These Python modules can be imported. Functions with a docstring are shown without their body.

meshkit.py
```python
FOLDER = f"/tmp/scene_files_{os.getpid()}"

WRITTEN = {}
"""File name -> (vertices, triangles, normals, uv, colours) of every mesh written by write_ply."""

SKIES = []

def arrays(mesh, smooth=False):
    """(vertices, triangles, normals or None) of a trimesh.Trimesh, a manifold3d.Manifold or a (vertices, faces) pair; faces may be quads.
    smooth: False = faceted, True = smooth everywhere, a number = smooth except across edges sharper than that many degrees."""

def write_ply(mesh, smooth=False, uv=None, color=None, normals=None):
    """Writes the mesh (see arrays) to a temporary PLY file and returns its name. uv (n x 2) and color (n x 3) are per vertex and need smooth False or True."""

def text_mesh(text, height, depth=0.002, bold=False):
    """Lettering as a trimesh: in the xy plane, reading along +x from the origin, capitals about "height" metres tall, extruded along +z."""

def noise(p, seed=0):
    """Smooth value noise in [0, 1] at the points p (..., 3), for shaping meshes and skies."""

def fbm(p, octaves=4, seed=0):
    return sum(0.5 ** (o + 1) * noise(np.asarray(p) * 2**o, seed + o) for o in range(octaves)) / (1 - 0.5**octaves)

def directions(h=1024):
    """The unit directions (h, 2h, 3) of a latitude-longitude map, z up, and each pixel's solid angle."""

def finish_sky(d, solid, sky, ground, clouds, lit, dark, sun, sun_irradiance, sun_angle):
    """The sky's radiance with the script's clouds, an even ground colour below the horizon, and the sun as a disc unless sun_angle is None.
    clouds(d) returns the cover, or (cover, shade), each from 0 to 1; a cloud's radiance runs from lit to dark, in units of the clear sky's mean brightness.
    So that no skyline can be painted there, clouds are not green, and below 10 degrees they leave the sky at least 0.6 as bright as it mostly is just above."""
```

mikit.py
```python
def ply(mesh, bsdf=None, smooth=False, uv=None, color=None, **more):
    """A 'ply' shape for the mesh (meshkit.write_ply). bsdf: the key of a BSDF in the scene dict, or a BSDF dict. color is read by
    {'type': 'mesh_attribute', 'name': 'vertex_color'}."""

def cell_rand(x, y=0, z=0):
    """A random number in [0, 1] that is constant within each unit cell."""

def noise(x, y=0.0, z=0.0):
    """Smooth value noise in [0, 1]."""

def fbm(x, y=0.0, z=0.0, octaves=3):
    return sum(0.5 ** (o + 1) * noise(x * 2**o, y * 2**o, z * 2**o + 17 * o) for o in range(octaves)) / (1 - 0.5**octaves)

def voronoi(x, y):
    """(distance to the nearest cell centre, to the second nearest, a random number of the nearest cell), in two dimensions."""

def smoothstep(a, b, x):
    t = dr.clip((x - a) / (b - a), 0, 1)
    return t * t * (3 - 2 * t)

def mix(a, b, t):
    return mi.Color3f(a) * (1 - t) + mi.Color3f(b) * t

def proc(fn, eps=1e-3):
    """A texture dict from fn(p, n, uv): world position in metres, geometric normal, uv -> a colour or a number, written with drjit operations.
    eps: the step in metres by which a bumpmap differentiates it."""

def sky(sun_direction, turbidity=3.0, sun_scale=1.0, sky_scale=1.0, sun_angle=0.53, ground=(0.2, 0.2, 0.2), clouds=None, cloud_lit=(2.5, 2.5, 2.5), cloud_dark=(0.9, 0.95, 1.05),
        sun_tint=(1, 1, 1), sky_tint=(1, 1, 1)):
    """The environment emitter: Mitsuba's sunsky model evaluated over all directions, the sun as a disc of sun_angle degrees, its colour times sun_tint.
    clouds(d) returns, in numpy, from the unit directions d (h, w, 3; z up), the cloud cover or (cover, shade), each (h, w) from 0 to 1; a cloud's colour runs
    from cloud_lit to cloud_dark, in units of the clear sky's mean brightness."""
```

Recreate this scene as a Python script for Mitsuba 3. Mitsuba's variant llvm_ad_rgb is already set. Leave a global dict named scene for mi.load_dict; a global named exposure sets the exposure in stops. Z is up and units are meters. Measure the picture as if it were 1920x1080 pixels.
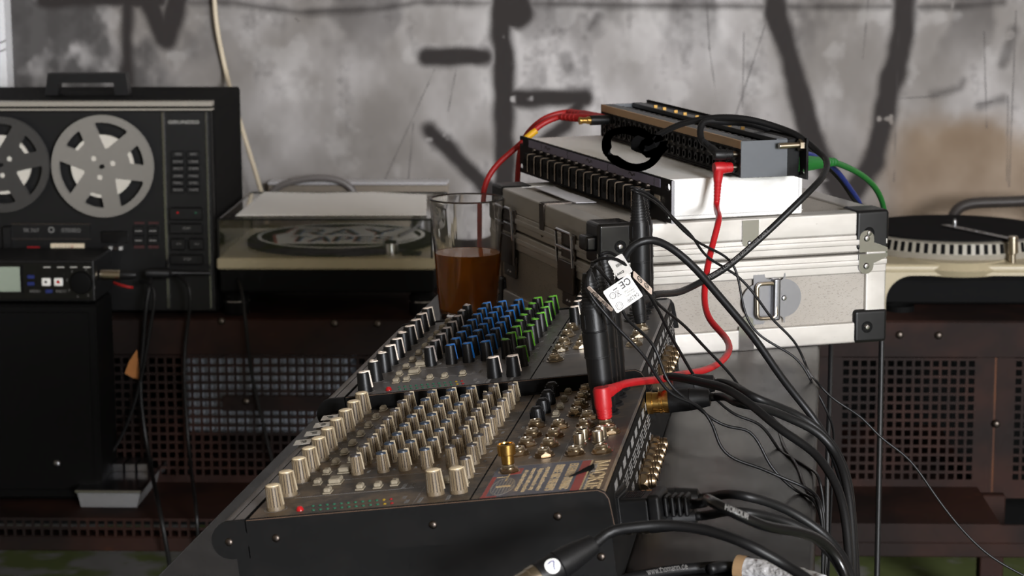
import math, random
import numpy as np, trimesh, drjit as dr, mitsuba as mi
import manifold3d as m3
import shapely.geometry as sg, shapely.affinity as sa
from shapely.ops import unary_union
from scipy.interpolate import CubicSpline
import meshkit, mikit
from mikit import noise, fbm, smoothstep, mix, proc, cell_rand

rng = random.Random(7)
scene, labels = {}, {}
T3 = mi.ScalarTransform4f
A = np.array
# ---------------------------------------------------------------- camera, light, exposure
FPX, PITCH, ROLL, TZ = 4230.0, 0.1708, -0.0055, 0.76        # focal length in px of a 1920 wide frame; height of the mixer table
CAM = A([0, 0, TZ + 0.474])
FW = A([0, math.cos(PITCH), -math.sin(PITCH)])
_up = A([0, math.sin(PITCH), math.cos(PITCH)]); _rt = A([1.0, 0, 0])
RT = _rt * math.cos(ROLL) + _up * math.sin(ROLL); UP = _up * math.cos(ROLL) - _rt * math.sin(ROLL)
scene['camera'] = {'type': 'thinlens', 'fov': 2 * math.degrees(math.atan(960 / FPX)), 'fov_axis': 'x', 'aperture_radius': 0.0021, 'focus_distance': 1.95,
                   'near_clip': 0.05, 'far_clip': 100.0,
                   'to_world': T3().look_at(origin=CAM.tolist(), target=(CAM + FW).tolist(), up=UP.tolist())}
exposure = 0.12
WINDOW_RADIANCE = [82.0, 83.5, 86.5]

# ---------------------------------------------------------------- geometry helpers
def ray(px, py): return FW + RT * (px - 960) / FPX - UP * (py - 540) / FPX
def at(px, py, Z): return CAM + ray(px, py) * Z                     # the point of a sight line at a distance Z
def onplane(px, py, p0, n):
    d = ray(px, py); return CAM + d * (np.dot(A(p0) - CAM, n) / np.dot(d, n))
def onz(px, py, z): return onplane(px, py, [0, 0, z], A([0, 0, 1.0]))
def unit(v): v = A(v, float); return v / np.linalg.norm(v)
def mat(x, y, z, o):
    m = np.eye(4); m[:3, 0], m[:3, 1], m[:3, 2], m[:3, 3] = x, y, z, o; return m
def zframe(o, d, ref=(0, 0, 1)):
    z = unit(d); r = A(ref, float)
    if abs(z @ r) > 0.95: r = A([1.0, 0, 0])
    x = unit(np.cross(r, z)); return mat(x, np.cross(z, x), z, o)
def rotz(a): return mat([math.cos(a), math.sin(a), 0], [-math.sin(a), math.cos(a), 0], [0, 0, 1], [0, 0, 0])
def tr(x, y, z): m = np.eye(4); m[:3, 3] = (x, y, z); return m
def cat(*ms):
    ms = [m for g in ms for m in (g if isinstance(g, (list, tuple)) else [g])]
    return trimesh.util.concatenate([tm(m) for m in ms])
def tm(m):
    if hasattr(m, 'to_mesh'):
        k = m.to_mesh(); return trimesh.Trimesh(k.vert_properties[:, :3], k.tri_verts, process=False)
    return m
def box(x0, x1, y0, y1, z0, z1):
    m = trimesh.creation.box([abs(x1 - x0), abs(y1 - y0), abs(z1 - z0)]); m.apply_translation([(x0 + x1) / 2, (y0 + y1) / 2, (z0 + z1) / 2]); return m
def rbox(x0, x1, y0, y1, z0, z1, r, seg=12):
    s = m3.Manifold.sphere(r, seg); pts = [s.translate([x, y, z]) for x in (x0 + r, x1 - r) for y in (y0 + r, y1 - r) for z in (z0 + r, z1 - r)]
    return tm(m3.Manifold.batch_hull(pts))
def cbox(x0, x1, y0, y1, z0, z1, c):        # box with chamfered edges
    v = []
    for x, sx in ((x0, 1), (x1, -1)):
        for y, sy in ((y0, 1), (y1, -1)):
            for z, sz in ((z0, 1), (z1, -1)):
                v += [[x, y + sy * c, z + sz * c], [x + sx * c, y, z + sz * c], [x + sx * c, y + sy * c, z]]
    return tm(m3.Manifold.hull_points(A(v, float)))
def lathe(prof, n=24):
    p = A(prof, float); a = np.arange(n) * 2 * np.pi / n; k = len(p)
    v = np.stack([p[:, None, 0] * np.cos(a), p[:, None, 0] * np.sin(a), np.repeat(p[:, 1:], n, 1)], -1).reshape(-1, 3)
    f = []
    for i in range(k - 1):
        for j in range(n):
            a0, a1, b0, b1 = i * n + j, i * n + (j + 1) % n, (i + 1) * n + j, (i + 1) * n + (j + 1) % n
            f += [[a0, a1, b1], [a0, b1, b0]]
    m = trimesh.Trimesh(v, f, process=True, merge_norm=True, merge_tex=True)
    m.update_faces(m.nondegenerate_faces()); m.remove_unreferenced_vertices()
    if m.volume < -1e-15: m.invert()
    return m
def cyl(r, z0, z1, n=20): return lathe([(0, z0), (r, z0), (r, z1), (0, z1)], n)
def extr(poly, h, z0=0.0):
    ps = getattr(poly, 'geoms', [poly]); ms = [trimesh.creation.extrude_polygon(p, h, engine='earcut') for p in ps if p.area > 0]
    m = cat(ms); m.apply_translation([0, 0, z0]); return m
def disc2(r, n=48): return sg.Polygon([(r * math.cos(2 * math.pi * i / n), r * math.sin(2 * math.pi * i / n)) for i in range(n)])
def X(mesh, M): m = tm(mesh).copy(); m.apply_transform(M); return m
def spline(pts, step=0.006):
    p = A(pts, float); d = np.r_[0, np.cumsum(np.maximum(np.linalg.norm(np.diff(p, axis=0), axis=1), 1e-5) ** 0.7)]
    if len(p) < 3: return np.linspace(p[0], p[-1], 4)
    L = np.linalg.norm(np.diff(p, axis=0), axis=1).sum(); n = max(8, int(L / step)); return CubicSpline(d, p)(np.linspace(0, d[-1], n))
def tube(pts, r, n=10, caps=True):
    p = A(pts, float); k = len(p); t = np.gradient(p, axis=0); t /= np.linalg.norm(t, axis=1, keepdims=True) + 1e-12
    r = np.broadcast_to(r, (k,)); ref = A([0, 0, 1.0]) if abs(t[0, 2]) < 0.9 else A([1.0, 0, 0])
    x = unit(np.cross(t[0], ref)); vs = []; a = np.arange(n) * 2 * np.pi / n
    for i in range(k):
        x = unit(x - t[i] * (x @ t[i])); y = np.cross(t[i], x)
        vs.append(p[i] + r[i] * (np.cos(a)[:, None] * x + np.sin(a)[:, None] * y))
    v = np.vstack(vs); f = []
    for i in range(k - 1):
        for j in range(n):
            a0, a1, b0, b1 = i * n + j, i * n + (j + 1) % n, (i + 1) * n + j, (i + 1) * n + (j + 1) % n
            f += [[a0, a1, b1], [a0, b1, b0]]
    if caps:
        v = np.vstack([v, p[0], p[-1]]); c0, c1 = k * n, k * n + 1
        for j in range(n): f += [[c0, (j + 1) % n, j], [c1, (k - 1) * n + j, (k - 1) * n + (j + 1) % n]]
    return trimesh.Trimesh(v, f, process=False)
def ribbon(pts, side, w, th):
    """A flat strap of width w along side (one vector or one per point) following pts."""
    p = A(pts, float); k = len(p); t = np.gradient(p, axis=0); t /= np.linalg.norm(t, axis=1, keepdims=True)
    s = np.broadcast_to(A(side, float), (k, 3)); s = s - t * (s * t).sum(1, keepdims=True); s = s / np.linalg.norm(s, axis=1, keepdims=True); u = np.cross(t, s)
    v = np.stack([p + s * w / 2 + u * th / 2, p - s * w / 2 + u * th / 2, p - s * w / 2 - u * th / 2, p + s * w / 2 - u * th / 2], 1).reshape(-1, 3); f = []
    for i in range(k - 1):
        for j in range(4):
            a0, a1, b0, b1 = i * 4 + j, i * 4 + (j + 1) % 4, i * 4 + 4 + j, i * 4 + 4 + (j + 1) % 4
            f += [[a0, b1, a1], [a0, b0, b1]]
    f += [[0, 1, 2], [0, 2, 3], [k * 4 - 4, k * 4 - 2, k * 4 - 3], [k * 4 - 4, k * 4 - 1, k * 4 - 2]]
    m = trimesh.Trimesh(v, f, process=False); return m
_tc = {}
def text(s, h, depth=0.0002, bold=False):
    k = (s, h, depth, bold)
    if k not in _tc: _tc[k] = meshkit.text_mesh(s, h, depth, bold)
    return _tc[k].copy()
def ctext(s, h, w=None, depth=0.0002, bold=False):       # centred, optionally squeezed to width w
    m = text(s, h, depth, bold); b = m.bounds
    if w: m.apply_scale([w / (b[1, 0] - b[0, 0]), 1, 1])
    b = m.bounds; m.apply_translation([-(b[0, 0] + b[1, 0]) / 2, -h / 2, 0]); return m

# ---------------------------------------------------------------- scene helpers
def numbered(k):
    if k not in scene and k not in labels: return k
    i = 1
    while f'{k}_{i:03d}' in scene or f'{k}_{i:03d}' in labels: i += 1
    return f'{k}_{i:03d}'
def shape(mesh, bsdf, smooth=30, M=None, **kw):
    d = mesh if isinstance(mesh, dict) else mikit.ply(tm(mesh), None, smooth=smooth, **kw)
    d = dict(d)
    if bsdf: d['bsdf'] = {'type': 'ref', 'id': bsdf}
    if M is not None: d['to_world'] = T3(M)
    return d
def ply(mesh, smooth=30, **kw): return mikit.ply(tm(mesh), None, smooth=smooth, **kw)
def thing(name, label, cat_, group=None):
    k = numbered(name); labels[k] = {'label': label, 'category': cat_}
    if group: labels[k]['group'] = group
    return k
def part(parent, name, mesh, bsdf, smooth=30, M=None, label=None, stuff=False, **kw):
    k = numbered(parent + '__' + name); scene[k] = shape(mesh, bsdf, smooth, M, **kw)
    if label or stuff: labels[k] = {}
    if label: labels[k]['label'] = label
    if stuff: labels[k]['kind'] = 'stuff'
    return k
def single(name, mesh, bsdf, label, cat_, group=None, smooth=30, M=None, **kw):
    k = thing(name, label, cat_, group); scene[k] = shape(mesh, bsdf, smooth, M, **kw); return k
def struct(name, mesh, bsdf, label, smooth=30, M=None):
    scene[name] = shape(mesh, bsdf, smooth, M); labels[name] = {'label': label, 'kind': 'structure'}; return name

# ---------------------------------------------------------------- materials
def lin(r, g=None, b=None):
    c = A([r, r if g is None else g, r if b is None else b], float) / 255
    return [float(v) for v in np.where(c <= 0.04045, c / 12.92, ((c + 0.055) / 1.055) ** 2.4)]
def rgbt(c): return {'type': 'rgb', 'value': c}
def pm(name, col, rough=0.5, metal=0.0, spec=0.5, two=False, bump=None, **kw):
    d = {'type': 'principled', 'base_color': col if isinstance(col, dict) else rgbt(lin(*col)), 'roughness': rough, 'metallic': metal, 'specular': spec, **kw}
    if bump: d = {'type': 'bumpmap', 'arbitrary': proc(bump[0], bump[2] if len(bump) > 2 else 1e-3), 'scale': bump[1], 'bsdf': d}
    if two: d = {'type': 'twosided', 'bsdf': d}
    scene['mat_' + name] = d; return 'mat_' + name
C3 = lambda *c: mi.Color3f(*lin(*c))
black = pm('black_plastic', (13, 13, 14), 0.4, spec=0.35)
blackm = pm('black_matte', (9, 9, 9), 0.75, spec=0.12)
rubber = pm('black_rubber', (17, 17, 18), 0.45, spec=0.35)
gloss = pm('black_gloss', (13, 13, 14), 0.22)
redr = pm('red_rubber', (164, 20, 26), 0.42)
redr2 = pm('red_rubber_dim', (158, 20, 20), 0.5)
yellow = pm('yellow_tape', (226, 170, 30), 0.5)
green_c = pm('green_rubber', (20, 92, 34), 0.45)
blue_c = pm('blue_rubber', (24, 38, 100), 0.45)
white = pm('white_paper', (236, 233, 228), 0.7, two=True)
paperg = pm('grey_paper', (178, 176, 178), 0.8, two=True)
taglt = pm('tag_back', (196, 178, 164), 0.7, two=True)
ink = pm('black_ink', (20, 20, 20), 0.6)
inkblue = pm('blue_ink', (70, 74, 130), 0.6)
inkwhite = pm('white_ink', (172, 168, 162), 0.6)
inkgrey = pm('grey_ink', (118, 116, 114), 0.6)
nickel = pm('nickel', (196, 184, 164), 0.25, 1.0)
oldbrass = pm('tarnished_nickel', (168, 146, 118), 0.3, 1.0)
gold = pm('gold_metal', (206, 164, 92), 0.25, 1.0)
chrome = pm('chrome', (200, 200, 204), 0.16, 1.0)
steel = pm('dull_steel', (142, 142, 146), 0.34, 1.0)
darksteel = pm('dark_steel', (92, 84, 78), 0.4, 1.0)
cream = pm('cream_plastic', (222, 206, 178), 0.45)
lightgrey = pm('light_grey_plastic', (186, 184, 182), 0.5)
dome_red = pm('red_led', (170, 22, 26), 0.2)
led_g = pm('green_led', (40, 92, 70), 0.25)
led_y = pm('yellow_led', (150, 122, 30), 0.3)
bar_r = pm('dull_red_bar', (58, 20, 20), 0.5)
led_r = pm('dark_red_led', (140, 30, 34), 0.25)
dirtycream = pm('dirty_cream', (164, 150, 126), 0.5)
cap_blue = pm('blue_cap', (44, 55, 70), 0.4)
cap_black = pm('dark_cap', (58, 54, 54), 0.4)
cap_cream = pm('cream_cap', (226, 206, 170), 0.35)
btn = pm('tan_button', (140, 130, 112), 0.5)
kblue = pm('blue_pointer', (22, 92, 160), 0.4)
kgreen = pm('green_pointer', (88, 160, 34), 0.4)
kwhite = pm('white_pointer', (236, 220, 204), 0.4)
kgrey = pm('grey_pointer', (146, 136, 130), 0.4)
vcol = pm('ribbed_knob', {'type': 'mesh_attribute', 'name': 'vertex_color'}, 0.5)
lcd = pm('lcd_pane', (150, 160, 146), 0.2)

def hx(p): return noise(p.x * 900, p.y * 900, p.z * 900)
def f_dust(p, n, uv):
    d = fbm(p.x * 30, p.y * 30, p.z * 30, 4); g = fbm(p.x * 260, p.y * 260, p.z * 260, 2)
    t = smoothstep(0.32, 0.75, d + 0.25 * (g - 0.5))
    return mix(C3(62, 57, 54), C3(110, 92, 72), t * 0.9)
def f_clean(p, n, uv):
    d = fbm(p.x * 40, p.y * 40, p.z * 40, 3)
    return mix(C3(80, 78, 78), C3(98, 91, 85), smoothstep(0.4, 0.8, d) * 0.7)
panel_dusty = pm('dusty_panel', proc(f_dust), 0.5)
panel_clean = pm('grey_panel', proc(f_clean), 0.42)
wornm = pm('worn_edge', (86, 66, 52), 0.6)
rail_m = pm('grey_rail', (110, 105, 103), 0.45)
def f_cheek(p, n, uv):
    d = fbm(p.x * 50, p.y * 50, p.z * 50, 3)
    return mix(C3(8, 8, 8), C3(18, 16, 15), smoothstep(0.45, 0.8, d) * 0.6)
cheek_m = pm('black_painted_steel', proc(f_cheek), 0.6, spec=0.2)
def f_table(p, n, uv):
    d = fbm(p.x * 7, p.y * 7, p.z * 7, 4); s = fbm(p.x * 60, p.y * 14, 0.0, 3); k = noise(p.x * 700, p.y * 700, 2.0)
    c = mix(C3(12, 11, 10), C3(22, 19, 18), smoothstep(0.3, 0.75, d))
    return mix(c, C3(38, 34, 32), smoothstep(0.62, 0.85, s) * 0.35 + smoothstep(0.9, 0.97, k) * 0.25)
def h_table(p, n, uv): return fbm(p.x * 14, p.y * 9, 0.0, 3)
table_m = pm('black_vinyl', proc(f_table), 0.36, spec=0.28, bump=(h_table, 0.006, 2e-3))
def f_alu(p, n, uv):
    d = fbm(p.x * 25, p.y * 25, p.z * 60, 3); k = noise(p.x * 300, p.y * 300, p.z * 500)
    c = mix(C3(176, 171, 164), C3(198, 194, 188), d)
    return mix(c, C3(112, 98, 84), smoothstep(0.9, 0.98, k) * 0.4 * smoothstep(0.45, 0.6, d))
alu = pm('aluminium_profile', proc(f_alu), 0.42, 0.55)
def f_case(p, n, uv):
    d = fbm(p.x * 18, p.y * 18, p.z * 18, 3); q = noise(p.x * 600, p.y * 600, p.z * 800)
    return mix(mix(C3(142, 134, 124), C3(164, 158, 150), d), C3(110, 104, 98), smoothstep(0.55, 0.9, q) * 0.45)
def h_case(p, n, uv):
    s = p.x * 0.951 + p.y * 0.309; q = p.x * -0.309 + p.y * 0.951
    return dr.sin(s * 2 * math.pi / 0.0026) * dr.sin((p.z + q) * 2 * math.pi / 0.0026)
case_m = pm('case_laminate', proc(f_case), 0.5, 0.1, bump=(h_case, 0.00022, 3e-4))
white_box = pm('white_metal', (232, 230, 226), 0.45)
grey_end = pm('grey_steel_plate', (74, 77, 81), 0.4, 0.25)
tan_strip = pm('tan_label_strip', (178, 146, 112), 0.55)
lav = pm('lavender_tape', (122, 116, 138), 0.6)
tanedge = pm('tan_edge', (104, 90, 74), 0.5)
def f_rust(p, n, uv):
    d = fbm(p.x * 9, p.y * 9, p.z * 9, 4); k = fbm(p.x * 60, p.y * 60, p.z * 60, 3)
    c = mix(C3(25, 16, 14), C3(46, 26, 20), smoothstep(0.35, 0.7, d))
    return mix(c, C3(70, 38, 22), smoothstep(0.66, 0.82, 0.5 * k + 0.5 * d) * 0.6)
rust = pm('rusty_steel', proc(f_rust), 0.7, spec=0.2)
def f_rustline(p, n, uv): return mix(C3(52, 30, 20), C3(96, 54, 22), fbm(p.z * 40, p.x * 40, 1.0, 3))
rustline = pm('orange_rust', proc(f_rustline), 0.8)
def f_floor(p, n, uv):
    d = fbm(p.x * 4, p.y * 4, 1.0, 4); k = fbm(p.x * 17, p.y * 17, 3.0, 3)
    c = mix(C3(82, 92, 52), C3(108, 114, 68), d)
    return mix(c, C3(128, 124, 120), smoothstep(0.5, 0.62, 0.55 * d + 0.45 * k))
floor_m = pm('worn_green_floor', proc(f_floor), 0.6)
plaster_d = pm('room_plaster', (132, 122, 110), 0.9)
whitepaint = pm('white_paint', (232, 232, 234), 0.6)
deck_cream = pm('turntable_cream', (166, 154, 126), 0.4)
deck_grey = pm('turntable_bright', (150, 144, 132), 0.5)
slip = pm('black_slipmat', (15, 14, 15), 0.9, spec=0.1)
reel_m = pm('reel_grey', (116, 112, 106), 0.5)
reel_d = pm('reel_dark', (46, 44, 42), 0.5)
tapepack = pm('leader_tape', (190, 184, 174), 0.6)
orange_p = pm('orange_scrap', (188, 122, 66), 0.7, two=True)
creamcable = pm('cream_cable', (206, 192, 166), 0.5)
crate_m = pm('pale_crate', (150, 156, 168), 0.7)
brownpaper = pm('brown_tape_edge', (150, 120, 86), 0.7)
def h_foil(p, n, uv): return fbm(p.x * 220, p.y * 220, p.z * 220, 3)
foil = pm('silver_tape', (200, 198, 198), 0.3, 0.3, bump=(h_foil, 0.003, 5e-4))
velcro = pm('velcro', (12, 12, 13), 0.95, spec=0.1)
stk_red = pm('sticker_red', (158, 68, 62), 0.5)
stk_slate = pm('sticker_slate', (92, 92, 102), 0.5)
stk_cream = pm('sticker_cream', (196, 172, 132), 0.5)
stk_grey = pm('sticker_grey', (128, 124, 120), 0.5)
scene['mat_glass'] = {'type': 'dielectric', 'int_ior': 1.5, 'ext_ior': 1.0}
scene['mat_beer'] = {'type': 'principled', 'base_color': rgbt([0.56, 0.18, 0.014]), 'roughness': 0.05, 'spec_trans': 0.3, 'eta': 1.33}
scene['mat_acrylic'] = {'type': 'thindielectric', 'int_ior': 1.45, 'specular_transmittance': rgbt([0.90, 0.90, 0.90])}
scene['mat_window'] = {'type': 'diffuse', 'reflectance': rgbt([0.3, 0.3, 0.3])}

# ================================================================= SETTING
# bench frame: s along the bench (to the right), t away from the camera, z up
BPSI = 0.045
BO = at(960, 602, 3.85); BD = A([math.cos(BPSI), -math.sin(BPSI), 0]); BN = A([math.sin(BPSI), math.cos(BPSI), 0])
BM = mat(BD, BN, [0, 0, 1], [BO[0], BO[1], 0])
def bp(px, py, t):
    q = onplane(px, py, BO + BN * t, BN); return float((q - BO) @ BD), float(q[2])
def bs(px, py, t): return bp(px, py, t)[0]
def bz(px, py, t): return bp(px, py, t)[1]
WT = 0.80                                                     # the wall's distance behind the bench front
def f_wall(p, n, uv):
    s = (p.x - float(BO[0])) * float(BD[0]) + (p.y - float(BO[1])) * float(BD[1]); z = p.z
    big = fbm(s * 3.1, z * 3.1, 5.0, 4); mid = fbm(s * 11, z * 8, 9.0, 4); streak = fbm(s * 34, z * 3.0, 2.0, 3); fine = fbm(s * 70, z * 70, 3.0, 2)
    c = mix(C3(130, 125, 121), C3(192, 188, 187), smoothstep(0.3, 0.72, 0.6 * big + 0.4 * mid))
    c = mix(c, C3(92, 88, 87), smoothstep(0.52, 0.72, 0.45 * mid + 0.35 * streak + 0.2 * fine) * 0.5)
    top_ = smoothstep(WS(900, 140)[1] - 0.02, WS(900, 20)[1], z)
    c = mix(c, C3(74, 70, 69), smoothstep(0.50, 0.66, fbm(s * 9, z * 7, 21.0, 4)) * top_ * 0.6)
    c = mix(c, C3(206, 203, 201), smoothstep(0.62, 0.76, fbm(s * 13, z * 13, 31.0, 4)) * 0.22)
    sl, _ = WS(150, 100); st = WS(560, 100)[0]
    smear_falloff = (1 - smoothstep(sl, st, s)) * smoothstep(0.38, 0.6, mid)  # dark smears, widened rightward to paint the fall-off of light into the colour
    c = mix(c, C3(60, 58, 57), smear_falloff * 0.9)
    zb = WS(1800, 215)[1]; sb = WS(1560, 300)[0]; sbr = WS(1720, 300)[0]
    stain = (1 - smoothstep(zb - 0.06, zb + 0.03, z + 0.10 * (mid - 0.5))) * smoothstep(sb, sbr, s + 0.2 * (big - 0.5))
    c = mix(c, mix(C3(112, 92, 72), C3(150, 132, 112), mid), stain * 0.9)
    paint = mi.Float(0)
    wob = 0.012 * (fbm(s * 25, z * 25, 1.0, 2) - 0.5)
    for pts, w, k in STROKES:
        d = mi.Float(9)
        for (x0, y0), (x1, y1) in zip(pts[:-1], pts[1:]):
            ex, ey = x1 - x0, y1 - y0; tt = dr.clip(((s - x0) * ex + (z - y0) * ey) / max(ex * ex + ey * ey, 1e-9), 0, 1)
            d = dr.minimum(d, dr.sqrt(dr.square(s - x0 - tt * ex) + dr.square(z - y0 - tt * ey)))
        paint = dr.maximum(paint, k * (1 - smoothstep(w - 0.010, w + 0.010, d + wob)))
    chips = smoothstep(0.80, 0.86, fbm(s * 30, z * 24, 7.0, 3))
    c = mix(c, C3(52, 48, 47), paint * (1 - 0.8 * chips))
    for (x0, y0), (x1, y1) in CRACKS:
        ex, ey = x1 - x0, y1 - y0; tt = dr.clip(((s - x0) * ex + (z - y0) * ey) / (ex * ex + ey * ey), 0, 1)
        d = dr.sqrt(dr.square(s - x0 - tt * ex) + dr.square(z - y0 - tt * ey)) + 0.006 * dr.abs(fbm(s * 20, z * 20, 4.0, 2) - 0.5)
        c = mix(c, C3(74, 70, 70), (1 - smoothstep(0.0008, 0.0026, d)) * 0.6)
    return c
def WS(px, py): return bp(px, py, WT)
def stroke(w, *pts, k=1.0): return ([WS(x, y) for x, y in pts], w / 2 / 0.905 / 1000, k)
STROKES = [stroke(42, (945, -60), (940, 20), (944, 120), (945, 240), (946, 370)), stroke(70, (960, -60), (962, 20)), stroke(34, (802, 107), (912, 106)), stroke(34, (965, 184), (1096, 184)),
           stroke(34, (806, 246), (850, 290), (905, 345), (960, 390)), stroke(30, (1085, 195), (1060, 235), (1000, 280)),
           stroke(42, (1445, -40), (1462, 50), (1492, 140), (1518, 250), (1560, 345), (1600, 400)), stroke(44, (1700, -40), (1692, 60), (1672, 150), (1655, 230), (1640, 300), (1590, 370)),
           stroke(28, (238, -40), (238, 150)), stroke(40, (278, 0), (305, 70)), stroke(40, (338, -20), (312, 74)), stroke(26, (80, 2), (300, 2)),
           stroke(9, (70, 4), (440, 5), (490, 14), (560, 23), (640, 19), (720, 16), (780, 4), (960, 6), (1110, 9), (1280, 11), (1500, 13), (1800, 12), (1880, 4), k=0.8),
           stroke(16, (820, 260), (790, 300), k=0.0), stroke(18, (1900, 60), (1880, 120), k=0.6), stroke(12, (1750, 178), (1800, 165), (1808, 150), k=0.6), stroke(14, (1838, 198), (1880, 186), k=0.6),
           stroke(22, (1060, 110), (1065, 125), k=0.5), stroke(14, (1105, 55), (1120, 30), k=0.7)]
CRACKS = [(WS(a, b), WS(c, d)) for a, b, c, d in ((815, 130, 720, 340), (865, 80, 840, 210), (1325, 0, 1330, 90), (1330, 90, 1345, 200), (1395, 60, 1392, 200), (1450, 0, 1380, 215), (1628, 0, 1618, 110), (1685, 60, 1676, 340),
           (1775, 0, 1850, -2), (1845, 60, 1850, 240), (1905, 20, 1892, 350), (1890, 180, 1888, 340), (1680, 185, 1760, 180), (560, 40, 555, 35), (765, 345, 775, 230), (1862, 190, 1830, 196))]
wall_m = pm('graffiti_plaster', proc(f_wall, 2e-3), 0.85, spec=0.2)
XL, XR, YF, CEIL = -2.8, 4.4, -5.2, 3.5
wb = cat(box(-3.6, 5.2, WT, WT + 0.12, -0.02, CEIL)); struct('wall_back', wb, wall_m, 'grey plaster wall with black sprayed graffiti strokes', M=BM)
struct('floor', box(XL - 0.2, XR + 0.2, YF - 0.2, 5.3, -0.1, 0.0), floor_m, 'worn green painted floor')
struct('ceiling', box(XL - 0.2, XR + 0.2, YF - 0.2, 5.3, CEIL, CEIL + 0.1), plaster_d, 'grey ceiling')
struct('wall_left', box(XL - 0.12, XL, YF, 4.9, 0, CEIL), plaster_d, 'grey side wall')
wx0, wx1, wz0, wz1 = 1.9, 4.0, 1.15, 3.15
struct('wall_front', cat(box(XL, wx0, YF - 0.14, YF, 0, CEIL), box(wx1, XR, YF - 0.14, YF, 0, CEIL), box(wx0, wx1, YF - 0.14, YF, 0, wz0), box(wx0, wx1, YF - 0.14, YF, wz1, CEIL)), plaster_d, 'grey wall with the daylight window')
struct('wall_right', box(XR, XR + 0.12, YF, 4.9, 0, CEIL), plaster_d, 'grey side wall')
fr = [box(wx0, wx1, YF - 0.10, YF - 0.04, z, z + 0.05) for z in (wz0, wz1 - 0.05, (wz0 + wz1) / 2 - 0.02)] + [box(x, x + 0.05, YF - 0.10, YF - 0.04, wz0, wz1) for x in np.linspace(wx0, wx1 - 0.05, 4)]
struct('window_1', cat(fr), whitepaint, 'white window frame with daylit panes')
wp = trimesh.Trimesh([[wx0, YF - 0.11, wz0], [wx1, YF - 0.11, wz0], [wx1, YF - 0.11, wz1], [wx0, YF - 0.11, wz1]], [[0, 2, 1], [0, 3, 2]], process=False)
scene['window_1__pane'] = {**mikit.ply(wp), 'bsdf': {'type': 'ref', 'id': 'mat_window'}, 'emitter': {'type': 'area', 'radiance': rgbt(WINDOW_RADIANCE)}}
struct('trim_1', box(WS(-60, 0)[0], WS(22, 60)[0], WT - 0.05, WT, bz(10, 380, WT), CEIL - 0.02), whitepaint, 'white painted wood trim at the left end of the wall', M=BM)
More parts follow.
